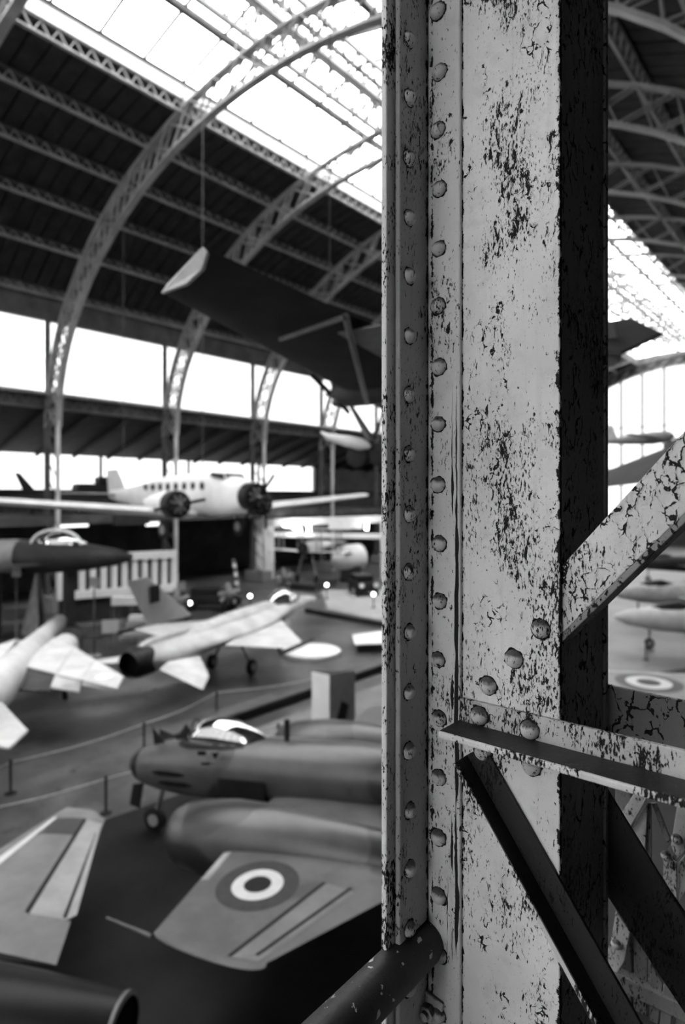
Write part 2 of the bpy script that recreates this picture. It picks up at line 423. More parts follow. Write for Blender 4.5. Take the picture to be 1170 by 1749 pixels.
for nm, y, lab in (('wall_far', GAB, 'end wall above and below the far arched glazing'), ('wall_back', BACK, 'end wall behind the viewer')):
    w_ = empty(nm, (0, y, 0), lab, 'wall', kind='structure')
    MB().box((XC, y, 2.2), (72, .3, 4.4)).build('dado', M_WALL_DK, w_)
    for k_ in range(len(ND) - 1):                                   # spandrel between glazing arch and roof
        a, b_ = ND[k_], ND[k_ + 1]
        MB().prism([(XC + a[0], y, a[1]), (XC + b_[0], y, b_[1]), (XC + b_[2] * 1.04, y, deck(b_[2]) + .3), (XC + a[2] * 1.04, y, deck(a[2]) + .3)], (0, .2, 0)).build('spandrel_panel', M_STEEL_DK, w_)
    for s_ in (-1, 1): MB().box((XC + s_ * 29.5, y, 8.5), (13, .3, 17)).build('side_panel', M_WALL_DK, w_)

# ---- near side: aisle roof over the gallery, outer wall, added clerestory blocker, gallery slab
wr = empty('wall_right', (0, 0, 0), 'near aisle wall and roof behind the gallery', 'wall', kind='structure')
yspan(MB(), 1.5, 22.9, .5, 2.7).build('eave_beam', M_STEEL_DK, wr)
yspan(MB(), 1.3, 15.5, .3, 1.2).build('sill_board', M_WALL_DK, wr)
mb = MB(); p, q = Vector((1.2, 0, 15.0)), Vector((11, 0, 12.25))
mb.bar((p + q) / 2 + Vector((0, BACK, 0)), (p + q) / 2 + Vector((0, GAB, 0)), (q - p).length, .15, (2.75, 0, 9.8)); mb.build('aisle_roof', M_DECK, wr)
yspan(MB(), 11.1, 6.2, .3, 12.4).build('aisle_wall', M_WALL_DK, wr)  # unseen wall left windowless to keep the column's side dark
mb = MB()
for y in BAYS: mb.box((1.3, y, 11.4), (.3, .3, 22.8))
o = mb.build('rear_posts', M_STEEL_DK, wr); o['kind'] = 'stuff'
yspan(MB(), 1.4, 18.9, .1, 5.6).build('clerestory_blocker', M_WALL_DK, wr)  # added unseen sheet, blocks clerestory light from the camera-facing sides
tag(MB().box((5.0, (GAB + BACK) / 2, 6.75), (11.9, GAB - BACK, .3)).build('gallery_floor', M_WALL_DK), 'dark gallery floor that the painted steel column stands on', 'gallery', kind='structure')
# ================================================================ FOREGROUND STEEL COLUMN
def paint(name, v=.46, chip=.012, amt=1.0, cell=30, crack=1.0, seam=None, rim=None, dirt=0.0, flake=0.0, fine=1.0, topshade=0.0):
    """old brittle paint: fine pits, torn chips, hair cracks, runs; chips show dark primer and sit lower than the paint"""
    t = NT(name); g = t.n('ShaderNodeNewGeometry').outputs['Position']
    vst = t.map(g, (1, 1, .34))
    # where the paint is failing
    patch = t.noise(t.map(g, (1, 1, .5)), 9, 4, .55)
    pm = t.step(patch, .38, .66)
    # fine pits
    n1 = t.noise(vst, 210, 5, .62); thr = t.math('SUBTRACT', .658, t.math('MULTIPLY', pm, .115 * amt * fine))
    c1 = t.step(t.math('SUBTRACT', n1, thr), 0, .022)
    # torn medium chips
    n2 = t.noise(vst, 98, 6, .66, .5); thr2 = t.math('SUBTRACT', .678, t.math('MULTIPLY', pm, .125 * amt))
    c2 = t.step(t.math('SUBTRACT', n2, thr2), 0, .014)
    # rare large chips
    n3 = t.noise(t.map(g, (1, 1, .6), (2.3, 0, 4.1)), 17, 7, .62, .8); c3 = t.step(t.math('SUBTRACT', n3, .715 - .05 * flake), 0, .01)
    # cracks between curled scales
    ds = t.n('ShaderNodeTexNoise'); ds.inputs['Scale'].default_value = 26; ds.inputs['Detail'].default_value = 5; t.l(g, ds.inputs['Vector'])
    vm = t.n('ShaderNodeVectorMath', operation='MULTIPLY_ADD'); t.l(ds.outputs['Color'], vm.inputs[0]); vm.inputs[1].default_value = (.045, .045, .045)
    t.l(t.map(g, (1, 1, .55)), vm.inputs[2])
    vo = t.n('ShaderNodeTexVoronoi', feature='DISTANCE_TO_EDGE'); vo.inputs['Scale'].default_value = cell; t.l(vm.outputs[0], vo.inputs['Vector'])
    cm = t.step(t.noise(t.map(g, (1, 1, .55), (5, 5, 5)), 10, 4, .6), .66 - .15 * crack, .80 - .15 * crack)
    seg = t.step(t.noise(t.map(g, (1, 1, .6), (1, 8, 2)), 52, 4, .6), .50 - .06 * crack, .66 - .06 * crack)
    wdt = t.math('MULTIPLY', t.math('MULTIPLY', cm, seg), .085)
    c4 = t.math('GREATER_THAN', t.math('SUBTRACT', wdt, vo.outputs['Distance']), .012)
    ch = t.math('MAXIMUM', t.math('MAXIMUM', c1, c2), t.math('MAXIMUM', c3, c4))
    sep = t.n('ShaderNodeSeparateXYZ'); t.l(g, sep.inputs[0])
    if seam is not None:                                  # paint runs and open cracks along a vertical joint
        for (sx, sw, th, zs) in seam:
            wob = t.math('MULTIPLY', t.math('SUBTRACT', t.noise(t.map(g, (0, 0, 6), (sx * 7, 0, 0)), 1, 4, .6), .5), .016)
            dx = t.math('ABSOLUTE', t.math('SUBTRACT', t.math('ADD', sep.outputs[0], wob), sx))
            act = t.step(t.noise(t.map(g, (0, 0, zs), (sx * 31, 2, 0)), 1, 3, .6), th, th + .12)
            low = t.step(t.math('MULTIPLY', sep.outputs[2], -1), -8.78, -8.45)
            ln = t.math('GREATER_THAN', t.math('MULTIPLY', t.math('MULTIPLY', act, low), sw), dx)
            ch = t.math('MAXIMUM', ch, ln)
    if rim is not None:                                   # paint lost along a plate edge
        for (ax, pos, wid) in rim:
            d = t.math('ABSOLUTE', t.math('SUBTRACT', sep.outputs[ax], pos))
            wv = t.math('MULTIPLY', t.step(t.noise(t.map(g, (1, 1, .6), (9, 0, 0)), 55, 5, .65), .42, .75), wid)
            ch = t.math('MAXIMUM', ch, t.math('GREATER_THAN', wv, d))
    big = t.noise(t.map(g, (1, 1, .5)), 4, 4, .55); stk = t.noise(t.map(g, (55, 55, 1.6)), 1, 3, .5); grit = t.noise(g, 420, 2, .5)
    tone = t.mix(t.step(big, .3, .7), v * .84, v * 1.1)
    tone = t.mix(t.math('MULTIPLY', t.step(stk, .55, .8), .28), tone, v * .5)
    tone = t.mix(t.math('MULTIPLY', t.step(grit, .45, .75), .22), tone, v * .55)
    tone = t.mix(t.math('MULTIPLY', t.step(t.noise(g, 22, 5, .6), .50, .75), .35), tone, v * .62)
    if topshade:                                           # shade painted on the upper side of rivet heads
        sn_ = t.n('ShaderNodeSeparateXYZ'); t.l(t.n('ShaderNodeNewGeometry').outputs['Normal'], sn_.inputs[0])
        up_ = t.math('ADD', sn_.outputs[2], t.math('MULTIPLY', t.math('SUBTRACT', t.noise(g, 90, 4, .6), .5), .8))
        tone = t.mix(t.math('MULTIPLY', t.step(up_, .15, .62), topshade), tone, .02)
    if dirt: tone = t.mix(dirt, tone, .02)
    col = t.mix(ch, tone, t.mix(t.step(grit, .4, .65), chip * .6, chip * 2.2))
    t.l(col, t.b.inputs['Base Color'])
    t.l(t.mix(ch, .42, .85), t.b.inputs['Roughness']); t.b.inputs['Specular IOR Level'].default_value = .25
    h = t.math('ADD', t.math('SUBTRACT', 1, ch), t.math('MULTIPLY', t.noise(g, 48, 4, .6), .55))
    lift = t.math('MULTIPLY', t.math('MULTIPLY', cm, t.step(vo.outputs['Distance'], 0, .25)), -.9)    # scales curl up at their rims
    h = t.math('ADD', h, lift)
    bp = t.n('ShaderNodeBump'); bp.inputs['Strength'].default_value = .75; bp.inputs['Distance'].default_value = .0022
    t.l(h, bp.inputs['Height']); t.l(bp.outputs[0], t.b.inputs['Normal'])
    MATS[name] = t.m; return t.m

YP = 1.30                                                # plane of the bright web plate
def fx(px): return onY(px, 845, YP).x
XCOR, XANG, XED = fx(735), fx(790), fx(956)              # corner, end of the angle leg, right edge of the plate
ZB, ZT = 6.9, 14.2
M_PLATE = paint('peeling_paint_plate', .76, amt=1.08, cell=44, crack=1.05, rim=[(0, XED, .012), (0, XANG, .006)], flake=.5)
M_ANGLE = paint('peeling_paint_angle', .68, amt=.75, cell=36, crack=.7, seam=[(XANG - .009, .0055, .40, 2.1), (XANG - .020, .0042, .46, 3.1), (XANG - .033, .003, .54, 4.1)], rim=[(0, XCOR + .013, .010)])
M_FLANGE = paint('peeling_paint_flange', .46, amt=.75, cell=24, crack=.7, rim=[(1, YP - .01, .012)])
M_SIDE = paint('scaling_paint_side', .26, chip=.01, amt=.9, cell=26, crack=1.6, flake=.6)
M_EDGE = paint('worn_paint_edge', .7, amt=1.0, cell=60, crack=.2, fine=1.9)
M_BRACE = paint('crackled_paint_brace', .68, amt=.75, cell=42, crack=1.7, flake=.0)
M_BAR = paint('blistered_paint_bar', .56, amt=1.3, cell=44, crack=1.0, fine=1.2)
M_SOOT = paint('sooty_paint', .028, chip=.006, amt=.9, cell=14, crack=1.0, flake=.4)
M_RIVET = paint('rivet_paint', .6, amt=1.0, cell=60, crack=.7, topshade=.85)
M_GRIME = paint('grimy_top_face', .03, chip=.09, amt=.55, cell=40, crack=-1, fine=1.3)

col = empty('steel_column', (-.7, YP + .1, 6.9), 'riveted built-up steel column with peeling pale paint rising in front of everything', 'column')
zc, zh = (ZB + ZT) / 2, ZT - ZB
def subdiv_box(x0, x1, y0, y1, z0=ZB, z1=ZT): return MB().box(((x0 + x1) / 2, (y0 + y1) / 2, (z0 + z1) / 2), (x1 - x0, y1 - y0, z1 - z0))
# web plate, side plate
subdiv_box(XCOR - .016, XED, YP, YP + .014).build('web_plate', M_PLATE, col, bevel=.003)
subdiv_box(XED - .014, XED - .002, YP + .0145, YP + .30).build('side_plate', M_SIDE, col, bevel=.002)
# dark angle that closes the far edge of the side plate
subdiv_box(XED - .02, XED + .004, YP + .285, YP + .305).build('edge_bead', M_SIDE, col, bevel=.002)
# flange plate standing towards the viewer, and the doubling strip behind it
yf = onX(665, 845, XCOR - .012).y
subdiv_box(XCOR - .032, XCOR - .0165, yf - .004, YP + .30).build('flange_plate', M_EDGE, col, bevel=.003)
# angle iron: one leg on the web, one leg on the flange
LEG = YP - .012
subdiv_box(XCOR, XANG, YP - .012, YP - .0003).build('angle_leg', M_ANGLE, col, bevel=.004)
ya = onX(684, 845, XCOR).y
subdiv_box(XCOR - .0160, XCOR - .002, ya, YP - .0005).build('angle_leg', M_FLANGE, col, bevel=.004)
# shallow raised strip on the web plate
# rivets on the angle legs
rv_front = MB().dome((0, 0, 0), (0, -1, 0), .0188, .0168, 20, 6)
rv_side = MB().dome((0, 0, 0), (1, 0, 0), .0188, .0168, 20, 6)
rng = random.Random(3)
M_CREV = grey('bare_rust_ring', .012, .9, 0, .3, 60, .2)
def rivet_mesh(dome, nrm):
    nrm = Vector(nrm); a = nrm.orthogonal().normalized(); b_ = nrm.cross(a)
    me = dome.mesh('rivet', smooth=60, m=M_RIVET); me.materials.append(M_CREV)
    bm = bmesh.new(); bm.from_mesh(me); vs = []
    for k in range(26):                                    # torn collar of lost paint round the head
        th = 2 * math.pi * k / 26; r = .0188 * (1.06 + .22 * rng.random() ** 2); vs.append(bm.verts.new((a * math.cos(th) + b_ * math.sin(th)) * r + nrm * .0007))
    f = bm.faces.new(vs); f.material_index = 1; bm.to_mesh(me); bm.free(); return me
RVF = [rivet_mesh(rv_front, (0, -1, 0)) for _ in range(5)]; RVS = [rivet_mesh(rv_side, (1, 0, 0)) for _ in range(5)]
def local(p): return Vector(p) - Vector(col['_b'])
def sq(): return (rng.uniform(-.04, .04), rng.uniform(-.5, .5), 0)
for i in range(-6, 26):
    py = 122 + i * 100.6
    p = onY(750 + rng.uniform(-2, 2), py + rng.uniform(-2, 2), YP - .012)
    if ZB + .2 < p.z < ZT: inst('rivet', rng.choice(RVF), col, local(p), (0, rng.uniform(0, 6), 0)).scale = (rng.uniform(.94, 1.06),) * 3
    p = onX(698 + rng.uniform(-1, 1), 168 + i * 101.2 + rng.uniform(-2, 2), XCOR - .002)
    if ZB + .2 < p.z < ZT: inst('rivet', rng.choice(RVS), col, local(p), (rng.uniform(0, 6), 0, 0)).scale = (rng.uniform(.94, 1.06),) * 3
for px, py in ((834, 1171), (878, 1125), (924, 1074)):
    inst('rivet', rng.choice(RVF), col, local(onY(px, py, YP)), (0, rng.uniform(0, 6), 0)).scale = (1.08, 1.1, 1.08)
# lacing bar behind the plate, upper right: an angle with a bright face and a shaded lower leg
YB = YP + .016
def diag(name, a, b_, c_, d_, y, thk, m, par=col, bevel=.003):
    """flat bar between two edge lines given by pixels on the plane y"""
    P = [onY(*q, y) for q in (a, b_, c_, d_)]
    return MB().prism(P, (0, thk, 0)).build(name, m, par, bevel=bevel)
diag('lacing_bar', (905, 1026), (1330, 560), (1330, 720), (905, 1136), YB, .012, M_BRACE)
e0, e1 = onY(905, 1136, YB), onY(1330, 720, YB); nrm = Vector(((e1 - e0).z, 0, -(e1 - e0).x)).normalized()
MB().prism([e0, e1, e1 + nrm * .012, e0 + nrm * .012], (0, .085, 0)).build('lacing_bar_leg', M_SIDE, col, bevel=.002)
# horizontal angle bolted across the plate
ht, hb = onY(790, 1191, YP).z, onY(790, 1228, YP).z
x_l = fx(788); XR = .75
MB().box(((x_l + XR) / 2, YP - .0065, (ht + hb) / 2 - .004), (XR - x_l, .0125, ht - hb + .012)).build('cross_angle_leg', M_BAR, col, bevel=.003)
yn = onZ(768, 1256, hb - .004).y
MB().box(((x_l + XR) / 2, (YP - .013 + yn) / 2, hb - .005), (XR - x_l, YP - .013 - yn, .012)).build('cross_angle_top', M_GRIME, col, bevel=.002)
MB().box(((x_l + XR) / 2, yn - .004, hb - .006), (XR - x_l, .0085, .0155)).build('cross_angle_lip', M_EDGE, col, bevel=.004)
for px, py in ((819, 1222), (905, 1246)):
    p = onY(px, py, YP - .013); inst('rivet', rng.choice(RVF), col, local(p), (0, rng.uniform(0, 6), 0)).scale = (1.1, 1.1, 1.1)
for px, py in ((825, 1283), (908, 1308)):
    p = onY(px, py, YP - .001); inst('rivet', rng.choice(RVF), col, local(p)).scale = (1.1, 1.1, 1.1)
# lower diagonal angle: leg standing off the plate, dark grimy upper face, bright lip
a0, a1 = onY(796, 1290, YP), onY(1110, 1860, YP); dirv = (a1 - a0).normalized(); nr = Vector((dirv.z, 0, -dirv.x)).normalized()
if nr.x < 0: nr = -nr
thk = .010; wd = .062
MB().prism([a0, a1, a1 + nr * wd, a0 + nr * wd], (0, -.010, 0)).build('diagonal_angle_back', M_SOOT, col, bevel=.002)
MB().prism([a0, a1, a1 + nr * thk, a0 + nr * thk], (0, -.058, 0)).build('diagonal_angle_leg', M_SOOT, col, bevel=.002)
MB().prism([a0 + Vector((0, -.058, 0)), a1 + Vector((0, -.058, 0)), a1 + nr * thk + Vector((0, -.058, 0)), a0 + nr * thk + Vector((0, -.058, 0))], (0, -.004, 0)).build('diagonal_angle_lip', M_EDGE, col)
# rear lattice plane of the same column
YR = YP + .31
diag('rear_cross_bar', (1020, 1166), (1420, 1252), (1420, 1380), (1020, 1262), YR, .014, M_SIDE)
diag('rear_diagonal', (1000, 1290), (1420, 1975), (1330, 2010), (1000, 1420), YR, .012, M_SOOT)
diag('rear_diagonal', (1010, 1330), (1300, 1750), (1300, 1930), (1010, 1490), YR + .02, .012, M_SOOT)
# nut and washer plate at the column foot
p = onY(737, 1722, YP - .012); R = Matrix.Rotation(.15, 3, 'Y')
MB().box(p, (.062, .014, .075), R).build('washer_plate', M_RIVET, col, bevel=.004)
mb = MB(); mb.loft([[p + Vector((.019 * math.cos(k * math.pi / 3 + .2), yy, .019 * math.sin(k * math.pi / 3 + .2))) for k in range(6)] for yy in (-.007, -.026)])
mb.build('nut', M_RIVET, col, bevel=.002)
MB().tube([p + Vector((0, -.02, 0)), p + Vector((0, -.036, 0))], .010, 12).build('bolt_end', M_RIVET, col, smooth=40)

# ---- handrail tube that runs along the gallery edge into the column
xh = onY(733, 1590, YP).x; zh_ = onY(733, 1600, YP).z
t = NT('flaked_black_paint'); g = t.n('ShaderNodeNewGeometry').outputs['Position']
n1 = t.noise(g, 30, 4, .55, .3); n2 = t.noise(g, 260, 3, .6)
ch = t.math('MAXIMUM', t.step(n1, .635, .645), t.step(n2, .74, .76))
t.l(t.mix(ch, t.mix(t.step(t.noise(g, 20, 4, .6), .4, .7), .006, .013), .42), t.b.inputs['Base Color']); t.b.inputs['Roughness'].default_value = .55
bp = t.n('ShaderNodeBump'); bp.inputs['Strength'].default_value = .5; bp.inputs['Distance'].default_value = .002; t.l(t.math('SUBTRACT', t.noise(g, 120, 4, .6), ch), bp.inputs['Height']); t.l(bp.outputs[0], t.b.inputs['Normal'])
M_RAIL = t.m
hr = empty('handrail', (xh, -1.5, 6.9), 'thick black tubular handrail with chipped paint butting against the column', 'handrail')
MB().tube([(xh, -1.5 + i * .2, zh_) for i in range(14)] + [(xh, YP - .013, zh_)], .049, 28).build('rail_tube', M_RAIL, hr, smooth=40)
for y in (-1.4, -.6): MB().tube([(xh, y, 6.9), (xh, y, zh_ - .03)], .02, 10).build('rail_post', M_RAIL, hr, smooth=40)

# ---- ornamental lattice railing beyond the column
lr = empty('lattice_railing', (0, 2.4, 6.9), 'riveted flat-bar lattice railing behind the column foot', 'railing')
YL_ = 2.05
def piece(poly, dy=0, m=None):
    """one flat bar of the lattice, cut to its outline on the railing plane"""
    MB().prism([onY(x, y, YL_ + dy) for x, y in poly], (0, .01, 0)).build('flat_bar', m, lr, bevel=.002)
M_LAT = paint('lattice_paint', .62, amt=.9, cell=40, crack=.8)
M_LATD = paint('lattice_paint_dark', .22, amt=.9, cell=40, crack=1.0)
piece([(1050, 1408), (1092, 1340), (1120, 1340), (1074, 1417)], 0, M_LAT)
piece([(1076, 1421), (1106, 1372), (1100, 1480), (1092, 1480)], .012, M_LAT)
piece([(1106, 1372), (1112, 1372), (1112, 1510), (1098, 1480)], .02, M_LATD)
piece([(1112, 1372), (1120, 1372), (1158, 1466), (1150, 1478)], .03, M_LATD)
piece([(1157, 1372), (1200, 1372), (1172, 1450), (1156, 1470), (1146, 1444)], 0, M_LAT)
piece([(1133, 1462), (1155, 1474), (1156, 1540), (1133, 1500)], .01, M_LAT)
piece([(1159, 1474), (1186, 1440), (1186, 1490), (1159, 1545)], .02, M_LAT)
piece([(1129, 1458), (1150, 1462), (1150, 1472), (1129, 1464)], -.01, M_LATD)
piece([(1052, 1556), (1076, 1592), (1066, 1642), (1047, 1672), (1031, 1644), (1044, 1606)], 0, M_LAT)
piece([(1083, 1600), (1106, 1632), (1104, 1800), (1081, 1800)], .02, M_LATD)
piece([(1111, 1643), (1132, 1680), (1118, 1800), (1108, 1800)], .01, M_LATD)
piece([(1134, 1680), (1152, 1700), (1140, 1800), (1122, 1800)], 0, M_LATD)
piece([(1156, 1705), (1190, 1740), (1190, 1800), (1148, 1800)], .01, M_LATD)
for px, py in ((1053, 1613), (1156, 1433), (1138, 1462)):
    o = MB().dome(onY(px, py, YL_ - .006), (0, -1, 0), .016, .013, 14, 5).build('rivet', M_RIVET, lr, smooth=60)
zt_ = onY(1100, 1330, YL_).z
MB().box((.5, YL_ + .02, zt_ + .03), (2.4, .06, .05)).build('top_rail', M_LATD, lr, bevel=.004)
MB().box((.5, YL_ + .02, 6.98), (2.4, .05, .05)).build('bottom_rail', M_LATD, lr, bevel=.004)
for x in (-.6, 1.6): MB().box((x, YL_ + .05, (6.9 + zt_) / 2), (.05, .04, zt_ - 6.9)).build('rail_post', M_LATD, lr, bevel=.004)
# ================================================================ AIRCRAFT
def fus(A, B, secs, n=20, up=UP, ex=2.0):
    """rings along the axis A->B; secs rows: distance, half width, half height, lift"""
    A, B = Vector(A), Vector(B); d = (B - A).normalized(); sd = d.cross(up).normalized(); u = sd.cross(d).normalized(); rings = []
    for row in secs:
        s_, wv, hv, lf = row[0], row[1], row[2], (row[3] if len(row) > 3 else 0); c = A + d * s_ + u * lf; ring = []
        for j in range(n):
            th = 2 * math.pi * j / n; cx, sy = math.cos(th), math.sin(th)
            ring.append(c + sd * wv * math.copysign(abs(cx) ** (2 / ex), cx) + u * hv * math.copysign(abs(sy) ** (2 / ex), sy))
        rings.append(ring)
    return MB().loft(rings)
AF = [0, .012, .04, .1, .2, .35, .5, .65, .8, .92, 1]
def afh(u): return 5 * (.2969 * math.sqrt(u) - .126 * u - .3516 * u * u + .2843 * u ** 3 - .1036 * u ** 4)
def wing(stations, nrm=UP):
    """stations: (leading edge point, trailing edge point, thickness ratio)"""
    nrm = Vector(nrm).normalized(); rings = []
    for le, te, tk in stations:
        le, te = Vector(le), Vector(te); ch = te - le; L = ch.length
        top = [le + ch * u + nrm * (afh(u) * tk * L * .6) for u in AF]; bot = [le + ch * u - nrm * (afh(u) * tk * L * .4) for u in AF[1:-1]]
        rings.append(top + bot[::-1])
    return MB().loft(rings)
def drape(obj_mb, corners, lift=.008, nu=6, nv=10, thick=.004, up=UP):
    """a thin skin laid on an upper surface between four corner points (plan positions)"""
    bvh = BVHTree.FromPolygons([tuple(v) for v in obj_mb.v], obj_mb.f); a, b_, c_, d_ = [Vector(p) for p in corners]; mb = MB(); g = []
    for i in range(nu + 1):
        row = []
        for j in range(nv + 1):
            u, v = i / nu, j / nv; p = (a * (1 - u) + b_ * u) * (1 - v) + (d_ * (1 - u) + c_ * u) * v
            hit = bvh.ray_cast(p + up * 3, -up)[0]; row.append((hit if hit is not None else p) + up * lift)
        g.append(row)
    m = nv + 1; vs = [p for r in g for p in r]
    fs = [(i * m + j, i * m + j + 1, (i + 1) * m + j + 1, (i + 1) * m + j) for i in range(nu) for j in range(nv)]
    return mb.add(vs, fs)
def disc_on(obj_mb, c, r0, r1, lift, up=UP, n=40, m=4, d=None):
    bvh = BVHTree.FromPolygons([tuple(v) for v in obj_mb.v], obj_mb.f); c = Vector(c); up = Vector(up); a = up.orthogonal().normalized(); b_ = up.cross(a); vs = []; fs = []
    for i in range(m + 1):
        r = r0 + (r1 - r0) * i / m
        for j in range(n):
            p = c + (a * math.cos(2 * math.pi * j / n) + b_ * math.sin(2 * math.pi * j / n)) * r
            hit = bvh.ray_cast(p + up * 2, -up)[0]; vs.append((hit if hit is not None else p) + up * lift)
    for i in range(m):
        for j in range(n): k = (j + 1) % n; fs.append((i * n + j, i * n + k, (i + 1) * n + k, (i + 1) * n + j))
    return MB().add(vs, fs)
def wheel(c, r, wdt, axis): c, axis = Vector(c), Vector(axis).normalized(); return MB().tube([c - axis * wdt / 2, c - axis * wdt * .38, c + axis * wdt * .38, c + axis * wdt / 2], [r * .82, r, r, r * .82], 20)
def gear(par, top, foot, r, axis, wname='wheel'):
    top, foot = Vector(top), Vector(foot)
    MB().tube([top, foot], .06, 8).build('gear_leg', M_GREY, par, smooth=40)
    o = wheel(foot, r, r * .55, axis).build(wname, M_TYRE, par, smooth=40)
    ax = Vector(axis).normalized(); MB().tube([foot - ax * r * .32, foot + ax * r * .32], r * .5, 14).build('hub', M_LIGHT, o, smooth=40)
M_GREY = grey('mid_grey_metal', .16, .4, 0, .25, 2)
M_LIGHT = grey('light_grey_metal', .34, .4, 0, .2, 2)
M_TYRE = grey('tyre_rubber', .012, .7, 0, .2, 5, .3)
M_CAMO = grey('camouflage_paint', .075, .3, 0, .2, 1.3, .5, .03, .53)
M_CAMO_W = grey('camouflage_wing_paint', .115, .4, 0, .2, 1.3, .3, .07, .56)
M_NOSE = grey('dark_nose_cap', .02, .4, 0, .2, 2)
M_WGREY = grey('pale_wing_skin', .19, .45, 0, .15, 1.5)
M_GAP = grey('dark_hinge_gap', .015, .7, 0, .2, 5, .2)
M_RINGDK = grey('roundel_dark_ring', .05, .5, 0, .15, 6)
M_RINGLT = grey('roundel_light_ring', .62, .5, 0, .06, 6)
M_RINGBK = grey('roundel_dark_spot', .012, .5, 0, .15, 6)
M_CLEAR = glass('canopy_glass', .5, .55, .08)
M_AIR = grey('white_aircraft_paint', .70, .35, 0, .1, .8)
M_SILV = grey('silver_aircraft_skin', .50, .38, .25, .12, 1.2)
M_INTK = grey('intake_black', .006, .8, 0, .2, 4, .1)
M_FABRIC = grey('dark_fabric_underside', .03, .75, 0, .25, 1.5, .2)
def roundel(wmb, par, c, R, rings=(1, .62, .33), up=UP):
    disc_on(wmb, c, R * rings[1], R, .006, up).build('roundel_ring', M_RINGDK, par, smooth=60)
    disc_on(wmb, c, R * rings[2], R * rings[1], .007, up).build('roundel_ring', M_RINGLT, par, smooth=60)
    disc_on(wmb, c, .0, R * rings[2], .008, up).build('roundel_spot', M_RINGBK, par, smooth=60)

# ---------------------------------------------------------------- camouflaged twin-engine jet (right below the gallery)
be = math.radians(20); TP = math.tan(math.radians(4.8)); BK = (RIGHT * math.cos(be) - FWD * math.sin(be)).normalized(); PT = (-FWD * math.cos(be) - RIGHT * math.sin(be)).normalized()
AX = 1.62; N0 = onZ(228, 1303, AX)
def mt(b_, p_, z): q = N0 + BK * b_ + PT * p_; return Vector((q.x, q.y, z + b_ * TP))     # it stands a little nose-down
def mg(b_, p_, z): q = N0 + BK * b_ + PT * p_; return Vector((q.x, q.y, z))
PN = (UP - BK * TP).normalized()
def onW(px, py, z): return onPl(px, py, (N0.x, N0.y, z), PN)                                  # onto the tilted wing plane, z at the nose
jet = empty('twin_engine_jet', mg(5, 0, 0), 'camouflaged twin-engine jet fighter with a clear bubble canopy and roundel wing', 'aircraft')
f_ = fus(mt(0, 0, AX), mt(12, 0, AX), [(0, .06, .06, -.02), (.06, .2, .2), (.2, .32, .34), (.5, .44, .48), (1.0, .54, .60, .02), (1.7, .61, .69, .04), (2.6, .65, .75, .06), (4, .67, .77, .06), (6, .67, .76, .06), (7.6, .56, .66, .08), (9.2, .38, .48, .1), (10.6, .2, .3, .1)])
f_.build('fuselage', M_CAMO, jet, smooth=50)
fus(mt(-.012, 0, AX), mt(12, 0, AX), [(0, .07, .07, -.02), (.06, .21, .21), (.2, .33, .35), (.36, .40, .43), (.40, .385, .41)]).build('nose_cap', M_NOSE, jet, smooth=50)
# canopy: frame rail, glass bubble, windscreen
cz = AX + .66
rail = fus(mt(1.55, 0, cz), mt(4.2, 0, cz), [(0, .28, .08), (.3, .40, .12), (1.2, .43, .13), (2.1, .36, .11), (2.62, .1, .05)]); rail.build('canopy_rail', M_NOSE, jet, smooth=50)
fus(mt(1.72, 0, cz + .02), mt(4.0, 0, cz + .02), [(0, .20, .14, .1), (.12, .29, .34), (.45, .35, .54), (.9, .37, .60), (1.4, .34, .50), (1.85, .25, .32), (2.2, .08, .1)], 20).build('canopy_glass', M_CLEAR, jet, smooth=60)
fus(mt(1.85, 0, cz + .0), mt(3.5, 0, cz), [(0, .1, .1), (.15, .2, .16), (.5, .24, .2), (.9, .2, .16), (1.2, .1, .1)]).build('cockpit_tub', M_INTK, jet, smooth=60)
for b_, hh in ((1.80, .50),):
    MB().tube([mt(b_ + (.06 if hh < .55 else 0), p_ * .355 * (1 if hh > .55 else .8), cz + .02 + hh * math.sqrt(max(0, 1 - p_ * p_))) for p_ in [i / 8 for i in range(-8, 9)]], .018, 6).build('canopy_frame', M_NOSE, jet, smooth=40)
MB().prism([mt(1.25, .0, cz - .05), mt(1.95, .05, cz + .05), mt(1.60, .02, cz + .42)], PT * .02).build('windscreen_shade', M_NOSE, jet)
MB().prism([mt(.72, .1, AX + .55), mt(1.05, .1, AX + .6), mt(.66, .1, AX + 1.0)], PT * .02).build('gunsight_fin', M_NOSE, jet)
MB().box(mt(4.35, .05, AX + 1.05), (.09, .09, .5)).build('aerial_mast', M_NOSE, jet)
for k_, (b_, z_) in enumerate(((.95, .05), (1.15, -.18))):
    fus(mt(b_, .50, AX + z_), mt(b_ + 1.0, .615, AX + z_ + .02), [(0, .03, .04), (.25, .06, .07), (.8, .05, .06), (1.0, .02, .02)]).build('gun_port', M_INTK, jet, smooth=50)
MB().prism([mt(2.9, .655, AX - .35), mt(4.1, .675, AX - .35), mt(4.1, .69, AX + .1), mt(2.9, .668, AX + .1)], PT * .012).build('access_panel', M_NOSE, jet)
for tri in (((362, 1286), (374, 1285), (368, 1298)), ((338, 1283), (352, 1283), (352, 1290), (338, 1290)), ((344, 1302), (358, 1302), (358, 1306), (344, 1306))):
    MB().prism([onPl(x, y, mt(0, .668, AX), PT) for x, y in tri], PT * .012).build('stencil_mark', M_INTK, jet)
